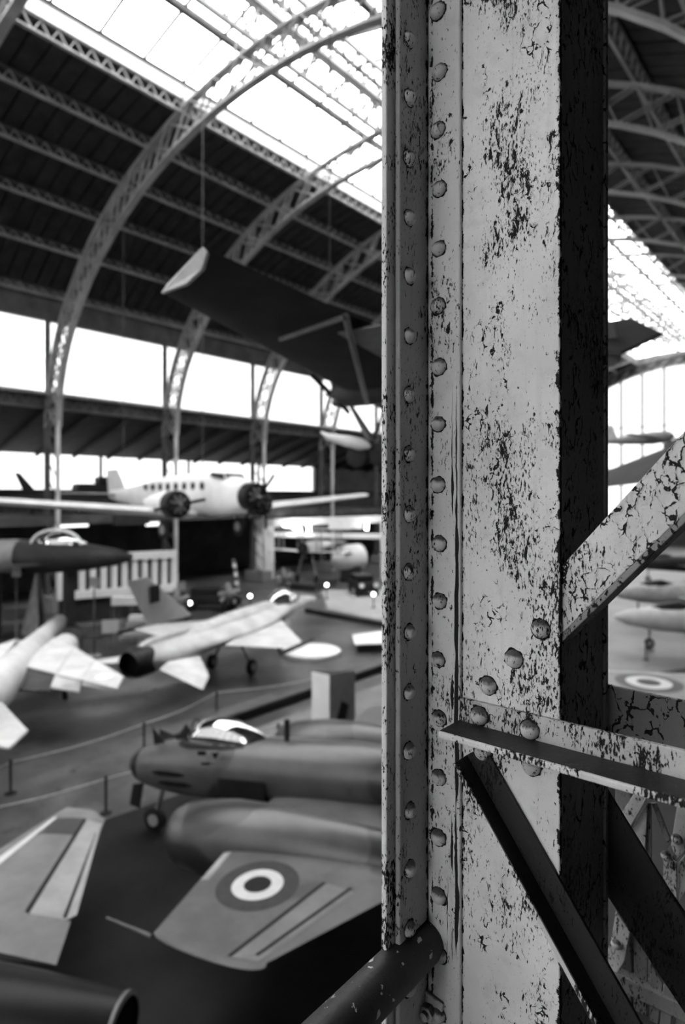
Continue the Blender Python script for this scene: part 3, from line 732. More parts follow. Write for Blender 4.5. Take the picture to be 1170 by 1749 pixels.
# nacelles
for sgn in (1, -1):
    nz = 1.34; n_f = onW(302, 1422, nz); off = (n_f - N0); nb, npt = off.dot(BK), off.dot(PT)
    q0, q1 = mt(nb, sgn * npt, nz), mt(nb + 6, sgn * npt, nz - .05)
    nc = fus(q0, q1, [(0, .40, .40), (.05, .48, .49), (.25, .57, .60), (.7, .63, .70), (1.4, .65, .74, .02), (2.4, .61, .70, .03), (3.6, .53, .58, 0), (5, .42, .44, -.05), (5.6, .36, .34, -.1)])
    o = nc.build('engine_nacelle', M_CAMO, jet, smooth=50)
    MB().tube([q0 + BK * -.004, q0 + BK * .01], [.40, .40], 20).build('intake', M_INTK, o, smooth=30)
    MB().tube([q0 + BK * 5.6, q0 + BK * 5.66], [.3, .3], 16).build('jet_pipe', M_INTK, o, smooth=30)
ZW = 1.38
L0, T0 = onW(398, 1438, ZW), onW(668, 1532, ZW)
L1, T1 = onW(262, 1594, ZW + .08), onW(455, 1645, ZW + .08)
L2, T2 = onW(292, 1630, ZW + .09), onW(428, 1655, ZW + .09)
Et = ((L2 + T2) - (L1 + T1)) / 2; tips = []
for u in (.3, .55, .75, .9, .98, 1.0):
    k = math.sqrt(max(.03, 1 - u * u)); md = L1.lerp(T1, .62); tips.append((md + (L1 - md) * k + Et * u, md + (T1 - md) * k + Et * u, .095 * max(.5, k)))
pw = wing([(L0 + PT * -1.2 + BK * -.1, T0 + PT * -1.2, .11), (L0, T0, .11), (L1, T1, .095)] + tips)
o = pw.build('outer_wing', M_CAMO_W, jet, smooth=40)
roundel(pw, o, onW(440, 1513, ZW + .1), .70)
a1_, a2_, a3_, a4_ = onW(393, 1636, ZW + .1), onW(556, 1506, ZW + .1), onW(606, 1519, ZW + .1), onW(441, 1642, ZW + .1)
drape(pw, (a1_, a2_, a3_, a4_), .006, 10, 4).build('aileron', M_WGREY, o)
gv = BK * .05; drape(pw, (a1_ - gv, a2_ - gv, a2_ + gv * .4, a1_ + gv * .4), .010, 10, 2).build('hinge_gap', M_GAP, o)
h1, h2 = onW(438, 1632, ZW + .1), onW(600, 1512, ZW + .1); gv = BK * .03
drape(pw, (h1 - gv, h2 - gv, h2 + gv, h1 + gv), .012, 10, 2).build('tab_gap', M_GAP, o)
e0_, e1_ = L0.lerp(L1, .12), L0.lerp(L1, .5)
drape(pw, (e1_ + BK * .04, e0_ + BK * .04, e0_ + BK * .2, e1_ + BK * .2), .004, 12, 2).build('leading_edge_strip', M_LIGHT, o)  # pale strip paints a highlight along the inner leading edge
MB().tube([onW(258, 1599, ZW + .1), onW(182, 1567, ZW + .16)], [.03, .012], 8).build('pitot_tube', M_GREY, o, smooth=40)
def refl(p): v = Vector(p) - N0; return Vector(p) - PT * (2 * v.dot(PT))
wing([(refl(a), refl(b_), tk) for a, b_, tk in [(L0, T0, .11), (L1, T1, .095), (L2, T2, .05)]]).build('outer_wing', M_CAMO_W, jet, smooth=40)
ic = off.dot(BK) + 1.25
wing([(mt(ic, -2.9, 1.3), mt(ic + 3.9, -2.9, 1.25), .12), (mt(ic, 2.9, 1.3), mt(ic + 3.9, 2.9, 1.25), .12)]).build('centre_wing', M_CAMO_W, jet, smooth=40)
wing([(mt(8.3, 0, 1.9), mt(10.6, 0, 1.9), .1), (mt(9.3, 0, 3.7), mt(10.6, 0, 3.7), .08)], PT).build('fin', M_CAMO, jet, smooth=40)
wing([(mt(9.4, -1.9, 2.6), mt(10.4, -1.9, 2.6), .08), (mt(9.0, 0, 2.6), mt(10.5, 0, 2.6), .1), (mt(9.4, 1.9, 2.6), mt(10.4, 1.9, 2.6), .08)]).build('tailplane', M_CAMO, jet, smooth=40)
gear(jet, mt(.95, 0, 1.2), mg(.66, 0, .30), .30, PT, 'nose_wheel')
MB().prism([mt(.1, .12, 1.15), mt(.42, .12, 1.2), mt(.3, .12, .55), mt(.0, .12, .62)], PT * .03).build('gear_door', M_NOSE, jet)
for sgn in (-1, 1): gear(jet, mt(ic + 1.6, sgn * 1.8, 1.4), mg(ic + 1.6, sgn * 1.8, .38), .38, PT, 'main_wheel')

# ---------------------------------------------------------------- straight-wing jet at the bottom left
tj = empty('straight_wing_jet', onZ(60, 1700, 0), 'jet with a pale straight wing and a dark fuselage ending in an open tailpipe', 'aircraft')
ZJ = 1.55
E0 = onZ(207, 1768, 1.75); E1 = onZ(-10, 1740, 1.75); ad = (E1 - E0).normalized()
M_DKF = grey('dark_fuselage_paint', .010, .35, 0, .25, 1.2)
body = fus(E0, E0 + ad * 11, [(0, .43, .43), (.08, .445, .445), (1.2, .54, .55), (2.6, .62, .64), (5, .68, .72), (8, .6, .62), (10, .35, .36), (11, .08, .08)]); body.build('fuselage', M_DKF, tj, smooth=50)
MB().tube([E0 - ad * .04, E0 - ad * .02, E0 + ad * .03], [.40, .455, .455], 24, False).build('tailpipe_rim', M_GREY, tj, smooth=40)
MB().tube([E0 - ad * .012, E0 - ad * .006], [.40, .40], 24).build('tailpipe', M_INTK, tj, smooth=40)
wl0, wt0 = onZ(-235, 1600, ZJ), onZ(96, 1648, ZJ); wl1, wt1 = onZ(82, 1398, ZJ), onZ(179, 1400, ZJ); wl2, wt2 = onZ(112, 1379, ZJ), onZ(160, 1384, ZJ)
jw = wing([(wl0, wt0, .11), (wl1, wt1, .11), (wl2, wt2, .06)]); o = jw.build('wing', M_WGREY, tj, smooth=40)
A = [onZ(*p, ZJ + .1) for p in ((46, 1555), (146, 1394), (176, 1400), (131, 1563))]
drape(jw, A, .005, 12, 5).build('aileron', grey('aileron_skin', .32, .45, 0, .12, 2), o)
gp = [onZ(*p, ZJ + .1) for p in ((42, 1553), (143, 1393), (148, 1395), (49, 1557))]; drape(jw, gp, .010, 12, 2).build('hinge_gap', M_GAP, o)
gp = [onZ(*p, ZJ + .1) for p in ((107, 1559), (163, 1416), (167, 1417), (113, 1560))]; drape(jw, gp, .010, 12, 2).build('tab_gap', M_GAP, o)
gp = [onZ(*p, ZJ + .1) for p in ((62, 1420), (126, 1421), (146, 1392), (98, 1392))]; drape(jw, gp, .006, 8, 6).build('tip_panel', M_CAMO, o)
gp = [onZ(*p, ZJ + .1) for p in ((-40, 1490), (92, 1391), (98, 1391), (-20, 1490))]; drape(jw, gp, .006, 12, 2).build('leading_edge_strip', grey('bright_edge', .6, .35, 0, .1, 2), o)
wn = (E1 - E0).normalized(); sdv = Vector((-ad.y, ad.x, 0)); sdv = sdv if sdv.dot(FWD) < 0 else -sdv
def mir(p): v = Vector(p) - E0; return Vector(p) + sdv * (2 * -v.dot(sdv))
wing([(mir(wl0), mir(wt0), .11), (mir(wl1), mir(wt1), .11), (mir(wl2), mir(wt2), .06)]).build('wing', M_WGREY, tj, smooth=40)
for s_, a_ in ((-1.3, 3.2), (1.3, 3.2)):
    q = E0 + ad * 4.2 + sdv * s_; gear(tj, (q.x, q.y, 1.4), (q.x, q.y, .35), .35, sdv, 'main_wheel')
q = E0 + ad * 9; gear(tj, (q.x, q.y, 1.4), (q.x, q.y, .28), .28, sdv, 'nose_wheel')

# ---------------------------------------------------------------- pale single-engine fighter with a tall grey fin (middle distance)
ZF = 1.95
T_ = onZ(238, 1130, ZF); N_ = onZ(541, 1021, 2.25); hd = Vector((N_.x - T_.x, N_.y - T_.y, 0)); FL = hd.length; hd.normalize(); st = Vector((hd.y, -hd.x, 0))
def ff(b_, s_, z): q = T_ + hd * b_ + st * s_; return Vector((q.x, q.y, z))
fj = empty('grey_fin_fighter', ff(FL / 2, 0, 0), 'pale single-engine fighter with a tall grey fin and an open round nozzle', 'aircraft')
M_F16 = grey('pale_fighter_paint', .55, .4, 0, .18, .9); M_F16G = grey('fighter_fin_paint', .5, .5, 0, .15, 1)
K = FL / 14.6
fus(ff(0, 0, ZF), ff(FL, 0, ZF + .3), [(a * K, w_, h_, l_) for a, w_, h_, l_ in [(0, .58, .58, 0), (.5, .68, .62, 0), (1.6, .95, .58, 0), (3.2, 1.25, .52, .02), (5.5, 1.45, .48, .04), (7.6, 1.35, .46, .08), (9.2, 1.0, .46, .12), (10.8, .62, .5, .14), (12, .46, .46, .1), (13.4, .27, .29, .05), (14.3, .11, .12, .02), (14.6, .02, .02, 0)]], 24, UP, 1.7).build('fuselage', M_F16, fj, smooth=50)
fus(ff(2.0 * K, 0, ZF + .3), ff(10.6 * K, 0, ZF + .55), [(0, .3, .2), (1.0, .48, .42), (4 * K, .55, .5), (7 * K, .5, .46), (8.5 * K, .3, .25)]).build('spine', M_F16, fj, smooth=50)
fus(ff(5.5 * K, 0, 1.45), ff(10.6 * K, 0, 1.45), [(0, .3, .3, .2), (1.5 * K, .5, .38), (4 * K, .55, .38), (5.1 * K, .55, .36)]).build('intake_duct', M_F16, fj, smooth=50)
MB().tube([ff(10.6 * K, 0, 1.45), ff(10.62 * K, 0, 1.45)], .36, 18).build('intake', M_INTK, fj, smooth=30)
M_NOZ = grey('burnt_nozzle', .03, .45, .3, .3, 4)
MB().tube([ff(.45, 0, ZF), ff(-.15, 0, ZF), ff(-.6, 0, ZF)], [.60, .60, .50], 24, False).build('nozzle', M_NOZ, fj, smooth=40)
MB().tube([ff(-.2, 0, ZF), ff(-.19, 0, ZF)], .55, 24).build('nozzle_core', M_INTK, fj, smooth=40)
fus(ff(0, 0, ZF + .5), ff(6.2 * K, 0, ZF + .5), [(0, .16, .18), (.6, .2, .3), (3 * K, .2, .3), (6 * K, .12, .12)]).build('fin_root_fairing', M_F16G, fj, smooth=50)
fin = [onPl(*p, T_, st) for p in ((327, 1050), (252, 985), (216, 993), (253, 1070))]
fw = wing([(fin[0], fin[3], .06), (fin[1], fin[2], .05)], st); o = fw.build('fin', M_F16G, fj, smooth=40)
fc = onPl(262, 1014, T_, st); MB().box(fc + st * .08, (.55, .02, .7), Matrix.Rotation(math.atan2(hd.y, hd.x), 3, 'Z')).build('fin_emblem', M_NOSE, o)
wpts = [onZ(*p, 2.0) for p in ((474, 1052), (515, 1095), (505, 1108), (384, 1102))]
def fref(p): v = Vector(p) - T_; return Vector(p) - st * (2 * v.dot(st))
for fn in (lambda p: Vector(p), fref):
    wing([(fn(wpts[0]) , fn(wpts[3]), .04), (fn(wpts[1]), fn(wpts[2]), .035)]).build('wing', M_F16, fj, smooth=40)
    sp = [onZ(332, 1098, 1.85), onZ(357, 1155, 1.55), onZ(346, 1178, 1.5), onZ(272, 1143, 1.8)]
    wing([(fn(sp[0]), fn(sp[3]), .05), (fn(sp[1]), fn(sp[2]), .04)]).build('tailplane', M_F16, fj, smooth=40)
    m0 = fn(onZ(512, 1102, 2.0)); MB().tube([m0 - hd * 1.6, m0 - hd * 1.4, m0 + hd * 1.1, m0 + hd * 1.35], [.05, .09, .09, .02], 10).build('wingtip_missile', M_NOSE, fj, smooth=40)
fus(ff(9.1 * K, 0, ZF + .62), ff(12.6 * K, 0, ZF + .52), [(0, .1, .1), (.5, .42, .55), (1.3, .58, .88), (2.3, .52, .75), (3.2, .25, .3), (3.5, .05, .05)]).build('canopy_glass', M_CLEAR, fj, smooth=60)
fus(ff(9.5 * K, 0, ZF + .58), ff(12.2 * K, 0, ZF + .52), [(0, .1, .1), (.4, .28, .25), (1.8, .3, .28), (2.7, .1, .1)]).build('cockpit_tub', M_GREY, fj, smooth=60)
MB().tube([ff(FL - .1, 0, ZF + .3), ff(FL + 1.0, 0, ZF + .3)], .03, 8).build('pitot_tube', M_GREY, fj, smooth=40)
for s_ in (-1.15, 1.15): gear(fj, ff(6 * K, s_ * .5, 1.3), ff(6 * K, s_, .36), .36, st, 'main_wheel')
gear(fj, ff(10.2 * K, 0, 1.2), ff(10.4 * K, 0, .24), .24, st, 'nose_wheel')

# ---------------------------------------------------------------- white swept-wing jet at the left edge, flaps lowered
ZA = 2.1
wj = empty('swept_wing_jet', onZ(20, 1230, 0), 'white swept-wing jet with lowered flaps and a nacelle end painted dark as shade', 'aircraft')
a0_, a1_ = onZ(-20, 1192, ZA - .05), onZ(108, 1056, ZA - .05)
ah = Vector((a1_.x - a0_.x, a1_.y - a0_.y, 0)); AL = ah.length; ah.normalize(); asd = Vector((ah.y, -ah.x, 0))
def aj(b_, s_, z): q = a0_ + ah * b_ + asd * s_; return Vector((q.x, q.y, z))
M_WJ = grey('white_jet_paint', .58, .4, 0, .18, .8)
fus(aj(-4, 0, ZA), aj(AL, 0, ZA), [(0, .2, .3, .3), (2, .5, .55, .2), (4, .7, .7, .05), (AL * .4 + 2, .62, .65, 0), (AL * .75 + 2, .44, .5, 0), (AL + 2.8, .34, .38, -.02), (AL + 3.6, .24, .26, -.04), (AL + 4, .1, .1, -.06)]).build('fuselage', M_WJ, wj, smooth=50)
n1_ = onZ(122, 1092, 1.75); nq = Vector((n1_.x, n1_.y, 1.75))
nm = fus(nq - ah * 5.5, nq, [(0, .25, .25), (1.5, .45, .45), (4, .55, .6), (5.3, .55, .6), (5.5, .5, .55)]); o = nm.build('engine_nacelle', M_WJ, wj, smooth=50)
fus(nq - ah * 1.5, nq + ah * .03, [(0, .57, .61), (.3, .59, .64), (1.2, .59, .64), (1.53, .5, .55)]).build('intake', M_NOSE, o, smooth=50)  # dark sleeve paints the shaded side of the nacelle end
MB().ball(aj(AL - .4, 0, ZA), .33, 12, 8).build('nose_cone', M_NOSE, wj, smooth=60)
W = [onZ(*p, 2.35) for p in ((98, 1088), (212, 1156), (200, 1176), (40, 1138))]
ww = wing([(W[0], W[3], .08), (W[1], W[2], .07)]); wo = ww.build('wing', M_WJ, wj, smooth=40)
def slab(name, pts, z0, z1, m, par, th=.06):
    P = [onZ(p[0], p[1], z) for p, z in zip(pts, (z0, z0, z1, z1))]; return MB().prism(P, (0, 0, th)).build(name, m, par)
slab('flap', ((38, 1139), (94, 1152), (88, 1183), (30, 1181)), 2.3, 1.85, grey('flap_inner_face', .07, .5, 0, .2, 2), wo)
slab('flap', ((96, 1153), (138, 1163), (136, 1183), (86, 1176)), 2.3, 1.95, M_WJ, wo)
slab('aileron', ((146, 1161), (201, 1174), (199, 1180), (140, 1171)), 2.3, 2.2, M_F16, wo)
disc_on(ww, onZ(178, 1155, 2.4), 0, .28, .006).build('wing_roundel', grey('white_marking', .8, .5, 0, .05, 3), wo)
drape(ww, (W[0].lerp(W[1], .30), W[0].lerp(W[1], .34), W[3].lerp(W[2], .40), W[3].lerp(W[2], .36)), .006, 2, 8).build('panel_seam', M_F16G, wo)
drape(ww, (W[0].lerp(W[1], .62), W[0].lerp(W[1], .64), W[3].lerp(W[2], .66), W[3].lerp(W[2], .64)), .006, 2, 8).build('panel_seam', M_F16G, wo)
def aref(p): v = Vector(p) - a0_; return Vector(p) - asd * (2 * v.dot(asd))
wing([(aref(W[0]), aref(W[3]), .08), (aref(W[1]), aref(W[2]), .07)]).build('wing', M_WJ, wj, smooth=40)
SP = [onZ(*p, 2.1) for p in ((-60, 1150), (3, 1203), (48, 1252), (17, 1282), (-80, 1265))]
MB().prism(SP, (0, 0, .09)).build('tailplane', M_WJ, wj, bevel=.03)
MB().prism([aj(-4, 0, 2.6), aj(-1, 0, 2.6), aj(-2.8, 0, 5), aj(-4.2, 0, 5)], asd * .12).build('fin', M_WJ, wj)
for s_ in (-1.3, 1.3): gear(wj, aj(AL * .45, s_, 1.8), aj(AL * .45, s_, .35), .35, asd, 'main_wheel')
gear(wj, aj(AL - 1, 0, 1.6), aj(AL - 1, 0, .28), .28, asd, 'nose_wheel')

# ---------------------------------------------------------------- hanging white trimotor airliner
a_, b2 = .66, .75
HH = (RIGHT * a_ - FWD * b2).normalized(); PP = (RIGHT * b2 + FWD * a_).normalized()
nose = atD(432, 846, 29.5); R0 = nose - HH * 6.3; R0.z = 0
def jp(x, y, z): q = R0 + HH * x + PP * y; return Vector((q.x, q.y, z))
ju = empty('trimotor_airliner', jp(0, 0, 7.2), 'white trimotor airliner with a row of round windows hanging below the far gallery windows', 'aircraft')
ZC = 8.45
fus(jp(6.0, 0, ZC), jp(-11.5, 0, ZC), [(0, .55, .62, 0), (.25, .62, .72, 0), (1.2, .72, .88, .05), (2.2, .84, 1.08, .14), (3.2, .86, 1.1, .15), (8, .85, 1.05, .05), (11, .62, .8, -.02), (14, .4, .52, -.02), (17, .2, .3, .05), (17.5, .06, .1, .05)], 24, UP, 3.2).build('fuselage', M_AIR, ju, smooth=40)
for y, x in ((0, 6.3), (2.4, 3.2), (-2.4, 3.2)):
    z = ZC - (.05 if y == 0 else .42); q = jp(x, y, z)
    if y: fus(q, q - HH * 3.4, [(0, .55, .55), (.3, .6, .6), (1.2, .55, .6, .02), (2.6, .35, .4, .05), (3.4, .15, .2, .08)]).build('engine_nacelle', M_AIR, ju, smooth=50)
    o = MB().tube([q - HH * .35, q + HH * .0, q + HH * .32, q + HH * .38], [.66, .70, .66, .58], 24).build('engine_cowl', M_NOSE, ju, smooth=40)
    MB().tube([q + HH * .385, q + HH * .39], .52, 20).build('intake', M_INTK, o, smooth=40)
    for k in range(9):
        th = 2 * math.pi * k / 9; e = PP * math.cos(th) + UP * math.sin(th)
        MB().tube([q + HH * .40 + e * .12, q + HH * .42 + e * .46], .07, 6).build('cylinder', M_GREY, o, smooth=40)
    MB().tube([q + HH * .4, q + HH * .75], [.12, .03], 10).build('spinner', M_GREY, ju, smooth=40)
    for sg in (-1, 1):
        th = .9 + .3 * y; e = (PP * math.cos(th) + UP * math.sin(th)) * sg
        MB().bar(q + HH * .55, q + HH * .55 + e * 1.35, .16, .03, HH).build('propeller_blade', M_NOSE, ju)
for sg in (-1, 1):
    wing([(jp(2.2, sg * .7, ZC - .95), jp(-2.4, sg * .7, ZC - 1.05), .22), (jp(1.0, sg * 12.6, ZC + .0), jp(-1.0, sg * 12.6, ZC - .05), .28), (jp(.6, sg * 12.9, ZC + .0), jp(-.6, sg * 12.9, ZC - .02), .06)]).build('wing', M_SILV, ju, smooth=40)
    wing([(jp(-2.6, sg * 1.2, ZC - .95), jp(-3.2, sg * 1.2, ZC - 1.0), .12), (jp(-1.25, sg * 12.4, ZC - .15), jp(-1.7, sg * 12.4, ZC - .2), .12)]).build('flap', M_SILV, ju, smooth=40)
    wing([(jp(-9.6, sg * .2, ZC + .1), jp(-11.8, sg * .2, ZC + .1), .1), (jp(-10.3, sg * 3.3, ZC + .15), jp(-11.8, sg * 3.3, ZC + .15), .08)]).build('tailplane', M_SILV, ju, smooth=40)
wing([(jp(-8.4, 0, ZC + .2), jp(-11.6, 0, ZC - .1), .08), (jp(-10.0, 0, ZC + 1.75), jp(-11.9, 0, ZC + 1.75), .07)], PP).build('fin', M_SILV, ju, smooth=40)
for k in range(8):
    q = jp(3.0 - k * .95, -.87, ZC + .5); wheel(q, .20, .06, PP).build('window', M_NOSE, ju, smooth=30)
    q = jp(3.0 - k * .95, .87, ZC + .5); wheel(q, .20, .06, PP).build('window', M_NOSE, ju, smooth=30)
MB().prism([jp(4.75, -.62, ZC + .78), jp(3.85, -.84, ZC + .95), jp(3.85, -.80, ZC + 1.15), jp(4.6, -.55, ZC + 1.08)], -PP * .04).build('cockpit_window', M_NOSE, ju)
MB().prism([jp(4.86, -.55, ZC + .80), jp(4.86, .55, ZC + .80), jp(4.55, .5, ZC + 1.1), jp(4.55, -.5, ZC + 1.1)], HH * .04).build('cockpit_window', M_NOSE, ju)
for sg in (-1, 1): gear(ju, jp(1.2, sg * 2.0, ZC - .8), jp(1.6, sg * 2.2, ZC - 1.7), .5, PP, 'main_wheel')
for x, y in ((1.5, 0), (-9, 0)):
    q = jp(x, y, ZC + 1.0); dx = min(abs(q.x - XC), 24); MB().tube([q, Vector((q.x, q.y, deck(dx) - .2))], .02, 6).build('suspension_cable', M_STEEL_DK, ju)

# ---------------------------------------------------------------- light high-wing aeroplane hanging high up (near), dark underside
ZH = 10.7
hp = empty('high_wing_plane', onZ(640, 690, ZH - 1.5), 'dark-bellied high-wing light aeroplane hanging in the upper hall, pale wing tip', 'aircraft')
q1, q2, q3, q4 = onZ(350, 423, ZH), onZ(277, 499, ZH), onZ(690, 579, ZH), onZ(618, 680, ZH)
tw = wing([(q2, q1, .10), (q4, q3, .10), (q4 + (q4 - q2).normalized() * 1.0, q3 + (q4 - q2).normalized() * 1.0, .10), (q4 + (q4 - q2).normalized() * 8, q3 + (q4 - q2).normalized() * 7.5, .1)])
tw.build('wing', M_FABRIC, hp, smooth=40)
sdir = (q4 - q2).normalized(); cdir = Vector((sdir.y, -sdir.x, 0))                 # towards the tail
tipm = grey('pale_wing_tip', .62, .5, 0, .12, 3)
d2, d1 = (q2 - CAM).dot(FWD), (q1 - CAM).dot(FWD)
tc = [atD(px, py, d2 + (d1 - d2) * u - .04) for px, py, u in ((275, 500, 0), (284, 487, .12), (346, 421, 1), (353, 430, 1), (345, 458, .8), (318, 484, .5))]
MB().prism(tc, sdir * .05).build('wing_tip', tipm, hp)
lp = [onZ(px, py, ZH - .14) for px, py in ((577, 570), (650, 556), (672, 575), (672, 622))]
MB().prism(lp, (0, 0, .02)).build('wing_root_panel', grey('pale_root_panel', .34, .6, 0, .15, 3), hp)
HN = atD(572, 672, 13.2); tl = atD(1075, 585, 10.4); ax = (tl - HN); FLn = ax.length; axd = ax.normalized(); hs = axd.cross(UP).normalized()
M_HULL = grey('light_plane_fuselage', .05, .5, 0, .2, 2)
fus(HN, tl, [(0, .16, .18), (.25, .3, .32), (1.0, .36, .42, .05), (1.8, .4, .55, .15), (3.2, .36, .5, .15), (4.6, .24, .3, .1), (FLn, .06, .14, .0)], 16, UP, 3).build('fuselage', M_HULL, hp, smooth=40)
for k in (0, 1, 2, 3):
    e = hs * math.cos(k * math.pi / 2 + .6) + UP * math.sin(k * math.pi / 2 + .6)
    MB().tube([HN + axd * .12 + e * .15, HN + axd * .12 + e * .34], .08, 8).build('engine_cylinder', M_GREY, hp, smooth=40)
MB().tube([HN, HN - axd * .25], [.1, .02], 10).build('spinner', M_GREY, hp, smooth=40)
for sg in (-1, 1): MB().bar(HN - axd * .1, HN - axd * .1 + (hs * .8 + UP * .3) * sg, .12, .03, axd).build('propeller_blade', M_NOSE, hp)
sa, sb = onZ(590, 541, ZH - .12), atD(627, 690, 12.4)
MB().tube([sa, sb], .045, 8).build('wing_strut', M_GREY, hp, smooth=40)
MB().tube([onZ(479, 580, ZH - .12), onZ(588, 542, ZH - .14)], .035, 8).build('jury_strut', M_GREY, hp, smooth=40)
ga, gb = atD(594, 684, 13.0), atD(634, 752, 13.0)
MB().tube([ga, gb], [.035, .09], 8).build('gear_leg', M_GREY, hp, smooth=40)
MB().tube([atD(664, 690, 13.0), gb], .03, 8).build('gear_leg', M_GREY, hp, smooth=40)
fus(atD(548, 743, 13.4), atD(642, 765, 12.7), [(0, .05, .02, .06), (.2, .1, .07), (.7, .15, .12), (1.0, .15, .13), (1.25, .04, .05)]).build('wheel_ski', M_AIR, hp, smooth=50)
wheel(atD(611, 779, 13.0), .24, .14, hs).build('wheel', M_TYRE, hp, smooth=40)
wheel(atD(648, 776, 12.8), .24, .14, hs).build('wheel', M_TYRE, hp, smooth=40)
tp = [atD(px, py, dd) for px, py, dd in ((1020, 556, 11.2), (1078, 548, 11.2), (1131, 574, 10.2), (1060, 607, 9.6), (1020, 600, 9.9))]
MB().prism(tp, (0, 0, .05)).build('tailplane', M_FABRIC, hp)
MB().prism([atD(1018, 545, 10.3), atD(1042, 552, 10.3), atD(1058, 615, 10.3), atD(1018, 636, 10.3)], axd * .05).build('rudder', grey('pale_rudder', .2, .6, 0, .15, 3), hp)
for s_ in (2.0, 6.0):
    q = q1 + (q3 - q1).normalized() * s_; q = Vector((q.x, q.y, ZH + .1)); MB().tube([q, Vector((q.x, q.y, deck(min(24, abs(q.x - XC))) - .2))], .006, 6).build('suspension_cable', M_STEEL_DK, hp)
# ================================================================ FLOOR FURNITURE AND BACKGROUND EXHIBITS
M_POST = grey('black_post', .02, .5, 0, .2, 5)
M_ROPE = grey('grey_rope', .42, .8, 0, .15, 8)
M_STRIP = grey('dark_barrier_board', .035, .5, 0, .2, 2)
M_STRIPT = grey('grey_barrier_cap', .10, .5, 0, .2, 2)
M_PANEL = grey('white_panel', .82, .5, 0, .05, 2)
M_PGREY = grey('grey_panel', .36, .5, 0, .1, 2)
M_LAMP = grey('lamp_globe', .8, .4, 0, .0, 1, .5, emit=6)
def stanchion(px, py, h, label):
    b_ = onZ(px, py, 0); e = empty('barrier_post', b_, label, 'barrier post', 'rope barrier posts')
    MB().tube([b_, b_ + UP * .02, b_ + UP * .05], [.16, .16, .05], 20).build('foot', M_POST, e, smooth=30)
    MB().tube([b_ + UP * .05, b_ + UP * h], .035, 12).build('post', M_POST, e, smooth=40)
    MB().tube([b_ + UP * h, b_ + UP * (h + .04)], [.045, .03], 12).build('cap', M_POST, e, smooth=40)
    return b_ + UP * (h - .03)
SG = [(-60, 1378, 'black rope-barrier post standing outside the white swept-wing jet'), (18, 1355, 'black rope-barrier post on the floor by the tailplane of the white jet'), (246, 1282, 'black rope-barrier post just behind the nose of the camouflaged jet'), (370, 1222, 'black rope-barrier post between the camouflaged jet and the pale fighter'), (560, 1190, 'black rope-barrier post near the tall info stand')]
tops = [stanchion(x, y, .92, l) for x, y, l in SG]
S2 = [(-90, 1460, 'black rope-barrier post behind the pale straight wing'), (181, 1389, 'black rope-barrier post beside the tip of the pale straight wing'), (475, 1287, 'black rope-barrier post behind the bubble canopy'), (1103, 1127, 'black rope-barrier post on the open floor beyond the column')]
tops2 = [stanchion(x, y, .95, l) for x, y, l in S2]
def rope(a, b_, label):
    pts = [a.lerp(b_, i / 12) - UP * (.10 * math.sin(math.pi * i / 12)) for i in range(13)]; base = Vector((a.x, a.y, a.z))
    single(MB().tube(pts, .02, 6), 'barrier_rope', M_ROPE, base, label, 'rope', 'barrier ropes', 40)
rl = ['rope slung outside the white jet tailplane', 'rope running from the white jet tailplane to the camouflaged nose', 'rope between the camouflaged jet and the pale fighter', 'rope running towards the tall info stand']
for (a, b_), l in zip(zip(tops[:-1], tops[1:]), rl): rope(a, b_, 'grey barrier ' + l)
for (a, b_), l in zip(zip(tops2[:2], tops2[1:3]), ['rope slung behind the pale straight wing', 'rope running behind the camouflaged jet nose']): rope(a, b_, 'grey barrier ' + l)

# low boards that edge the walkways
def board(name, p, q, h, wd, label, dark=M_STRIP, cap=M_STRIPT):
    a, b_ = onZ(*p, 0), onZ(*q, 0); e = empty(name, a, label, 'barrier')
    MB().bar(a + UP * h / 2, b_ + UP * h / 2, wd, h).build('board', dark, e, bevel=.01); MB().bar(a + UP * (h + .015), b_ + UP * (h + .015), wd * .9, .03).build('cap', cap, e)
board('walkway_barrier', (285, 1268), (720, 1118), .34, .9, 'long low dark walkway edging between the two fighters')
board('walkway_barrier', (525, 1046), (720, 1082), .32, .5, 'low dark edging running behind the pale fighter nose')
# light walkway strip beside the long edging
a, b_, c_, d_ = onZ(330, 1282, .0), onZ(760, 1130, .0), onZ(760, 1175, .0), onZ(420, 1300, .0)
single(MB().prism([a, b_, c_, d_], (0, 0, .02)), 'pale_floor_patch', grey('pale_walkway', .18, .55, 0, .15, 1), a, 'pale walkway strip beside the long low edging', 'walkway', kind='structure')
P_ = [onZ(*q_, 0) for q_ in ((548, 1008), (760, 1006), (760, 1080), (700, 1072), (560, 1040))]
single(MB().prism(P_, (0, 0, .02)), 'pale_floor_patch', grey('floor_glare', .42, .5, 0, .12, 1, .3), P_[0], 'painted window glare on the floor in front of the dark field car with headlamps', 'walkway', kind='structure')  # pale patch stands in for the window reflection on the far floor
